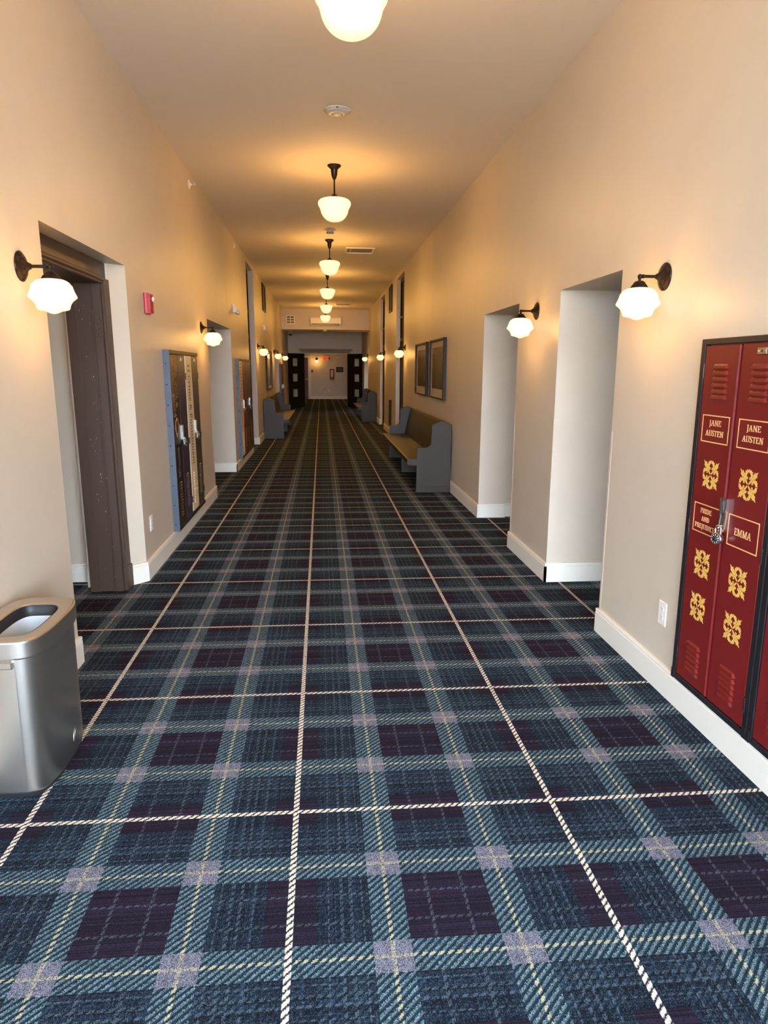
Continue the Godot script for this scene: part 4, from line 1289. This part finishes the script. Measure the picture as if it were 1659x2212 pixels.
func detector(at: Transform3D, label: String) -> void:
	var d := thing("motion_detector", label, "detector", at, "white wall-mounted detectors")
	var st := new_st()
	prism(st, PackedVector2Array([Vector2(0, -0.05), Vector2(0.035, -0.045), Vector2(0.05, -0.01), Vector2(0.02, 0.075), Vector2(0, 0.08)]), -0.04, 0.04, Transform3D(Basis(Vector3(0, 0, 1), Vector3(0, 1, 0), Vector3(1, 0, 0)), Vector3.ZERO))
	part(d, "mount", done(st), M.white)
	st = new_st()
	var ax := Vector3(0.25, -0.35, 0.9).normalized()
	var sd := ax.cross(Vector3.UP).normalized()
	lathe(st, [Vector2(0.036, 0), Vector2(0.038, 0.05), Vector2(0.030, 0.062), Vector2(0.028, 0.058)], 24, Transform3D(Basis(sd, ax, sd.cross(ax)), Vector3(0.01, -0.03, 0.035)))
	part(d, "head", done(st), M.grey_plastic)
	st = new_st()
	lathe(st, [Vector2(0.028, 0.058), Vector2(0.016, 0.066), Vector2(0, 0.068)], 20, Transform3D(Basis(sd, ax, sd.cross(ax)), Vector3(0.01, -0.03, 0.035)))
	part(d, "lens", done(st), M.lens)

func sprinkler(at: Transform3D, label: String) -> void:
	var s := thing("sidewall_sprinkler", label, "sprinkler", at, "sidewall sprinklers under the ceiling")
	var facing := Transform3D(Basis(Vector3(1, 0, 0), Vector3(0, 0, 1), Vector3(0, -1, 0)), Vector3.ZERO)
	var st := new_st()
	lathe(st, [Vector2(0.042, 0), Vector2(0.042, 0.004), Vector2(0.03, 0.01), Vector2(0.014, 0.012), Vector2(0.012, 0.03), Vector2(0, 0.03)], 24, facing)
	part(s, "escutcheon", done(st), M.white)
	st = new_st()
	tube(st, [Vector3(-0.012, 0, 0.028), Vector3(-0.016, 0, 0.042), Vector3(-0.005, 0, 0.058)], 0.0035, 8)
	tube(st, [Vector3(0.012, 0, 0.028), Vector3(0.016, 0, 0.042), Vector3(0.005, 0, 0.058)], 0.0035, 8)
	part(s, "frame_arms", done(st), M.grey_plastic)
	bpart(s, "deflector", Vector3(-0.022, -0.004, 0.057), Vector3(0.022, 0.012, 0.061), M.white, 0.001)

func vent(at: Transform3D, label: String) -> void:
	var v := thing("ceiling_vent", label, "air vent", at, "ceiling air vents")
	# hangs below the ceiling plane; local x across, z along the corridor
	bpart(v, "backing", Vector3(-0.21, -0.003, -0.21), Vector3(0.21, 0.0, 0.21), M.slot)
	for x in [-0.24, 0.21]: bpart(v, "frame_side", Vector3(x, -0.014, -0.27), Vector3(x + 0.03, 0, 0.27), M.white, 0.002)
	for z in [-0.27, 0.24]: bpart(v, "frame_side", Vector3(-0.21, -0.014, z), Vector3(0.21, 0, z + 0.03), M.white, 0.002)
	for k in 6: bpart(v, "slat", Vector3(-0.21, -0.0042, -0.19 + 0.07 * k), Vector3(0.21, -0.003, -0.178 + 0.07 * k), M.grey_plastic)
	bpart(v, "cross_bar", Vector3(-0.16, -0.0052, -0.24), Vector3(-0.145, -0.0042, 0.24), M.grey_plastic)

func build_small_things() -> void:
	outlet(on_right(-3.10, 0.382), "white outlet low on the right wall beside the red lockers")
	outlet(on_left(5.29, 0.385), "white outlet low on the left wall beside the brown doorcase")
	alarm(on_left(5.62, 1.995), "red fire alarm with a white strobe above the left wall's first lockers")
	alarm(on_left(27.0, 2.08), "tiny red fire alarm behind the farthest left sconce")
	detector(on_left(11.1, 2.39), "white detector high on the left wall after the niche")
	detector(on_left(16.8, 2.43), "white detector high on the left wall above the tall mirror")
	sprinkler(on_left(7.8, 3.35), "nearest white sidewall sprinkler under the ceiling on the left")
	sprinkler(on_left(11.56, 3.36), "second white sidewall sprinkler under the ceiling on the left")
	sprinkler(on_left(15.3, 3.36), "third white sidewall sprinkler under the ceiling on the left")
	sprinkler(on_left(25.0, 2.62), "low sidewall sprinkler near the far bulkhead on the left")
	vent(shift(0.665, CEIL + 0.006, -12.44), "white slatted ceiling vent right of the third pendant")
	vent(shift(0.70, CEIL + 0.006, -22.55), "far ceiling vent right of the fifth pendant")
	# smoke detectors
	var sd := thing("smoke_detector", "white round smoke detector between the first and second pendants", "smoke detector", shift(0.143, CEIL, -5.92), "ceiling smoke detectors")
	var st := new_st()
	lathe(st, [Vector2(0.104, 0), Vector2(0.106, -0.004), Vector2(0.103, -0.007), Vector2(0.1, -0.0075), Vector2(0.09, -0.017), Vector2(0.068, -0.027), Vector2(0.044, -0.032), Vector2(0.042, -0.030)], 44)
	part(sd, "cover", done(st), M.grey_plastic)
	st = new_st()
	lathe(st, [Vector2(0.040, -0.030), Vector2(0.038, -0.033), Vector2(0.020, -0.037), Vector2(0, -0.038)], 32)
	part(sd, "centre_button", done(st), M.white)
	st = new_st()
	lathe(st, [Vector2(0.044, -0.0315), Vector2(0.042, -0.0330), Vector2(0.040, -0.0315)], 32)
	part(sd, "grille_ring", done(st), M.slot)
	bpart(sd, "indicator_slot", Vector3(-0.008, -0.0135, 0.088), Vector3(0.008, -0.007, 0.1), M.slot)
	var s2 := thing("smoke_detector", "white drum smoke detector just before the third pendant", "smoke detector", shift(0.148, CEIL + 0.006, -10.72), "ceiling smoke detectors")
	st = new_st()
	lathe(st, [Vector2(0.085, 0), Vector2(0.085, -0.006), Vector2(0.05, -0.012)], 32)
	part(s2, "base_plate", done(st), M.white)
	st = new_st()
	lathe(st, [Vector2(0.05, -0.012), Vector2(0.052, -0.045), Vector2(0.046, -0.058), Vector2(0, -0.06)], 28)
	part(s2, "chamber", done(st), M.grey_plastic)
	for k in 8:
		var vs := new_st()
		box(vs, Vector3(-0.014, -0.05, 0.0505), Vector3(0.014, -0.042, 0.053))
		part(s2, "vent_slot", done(vs), M.slot, Transform3D(Basis(Vector3.UP, TAU * k / 8), Vector3.ZERO))
	var sp := thing("ceiling_sprinkler", "tiny pendent sprinkler between the fourth and fifth pendants", "sprinkler", shift(0.15, CEIL + 0.006, -17.3))
	st = new_st()
	lathe(st, [Vector2(0.04, 0), Vector2(0.04, -0.005), Vector2(0.015, -0.01), Vector2(0.012, -0.03), Vector2(0.006, -0.055)], 20)
	part(sp, "escutcheon", done(st), M.white)
	bpart(sp, "deflector", Vector3(-0.02, -0.06, -0.02), Vector3(0.02, -0.056, 0.02), M.steel, 0.001)
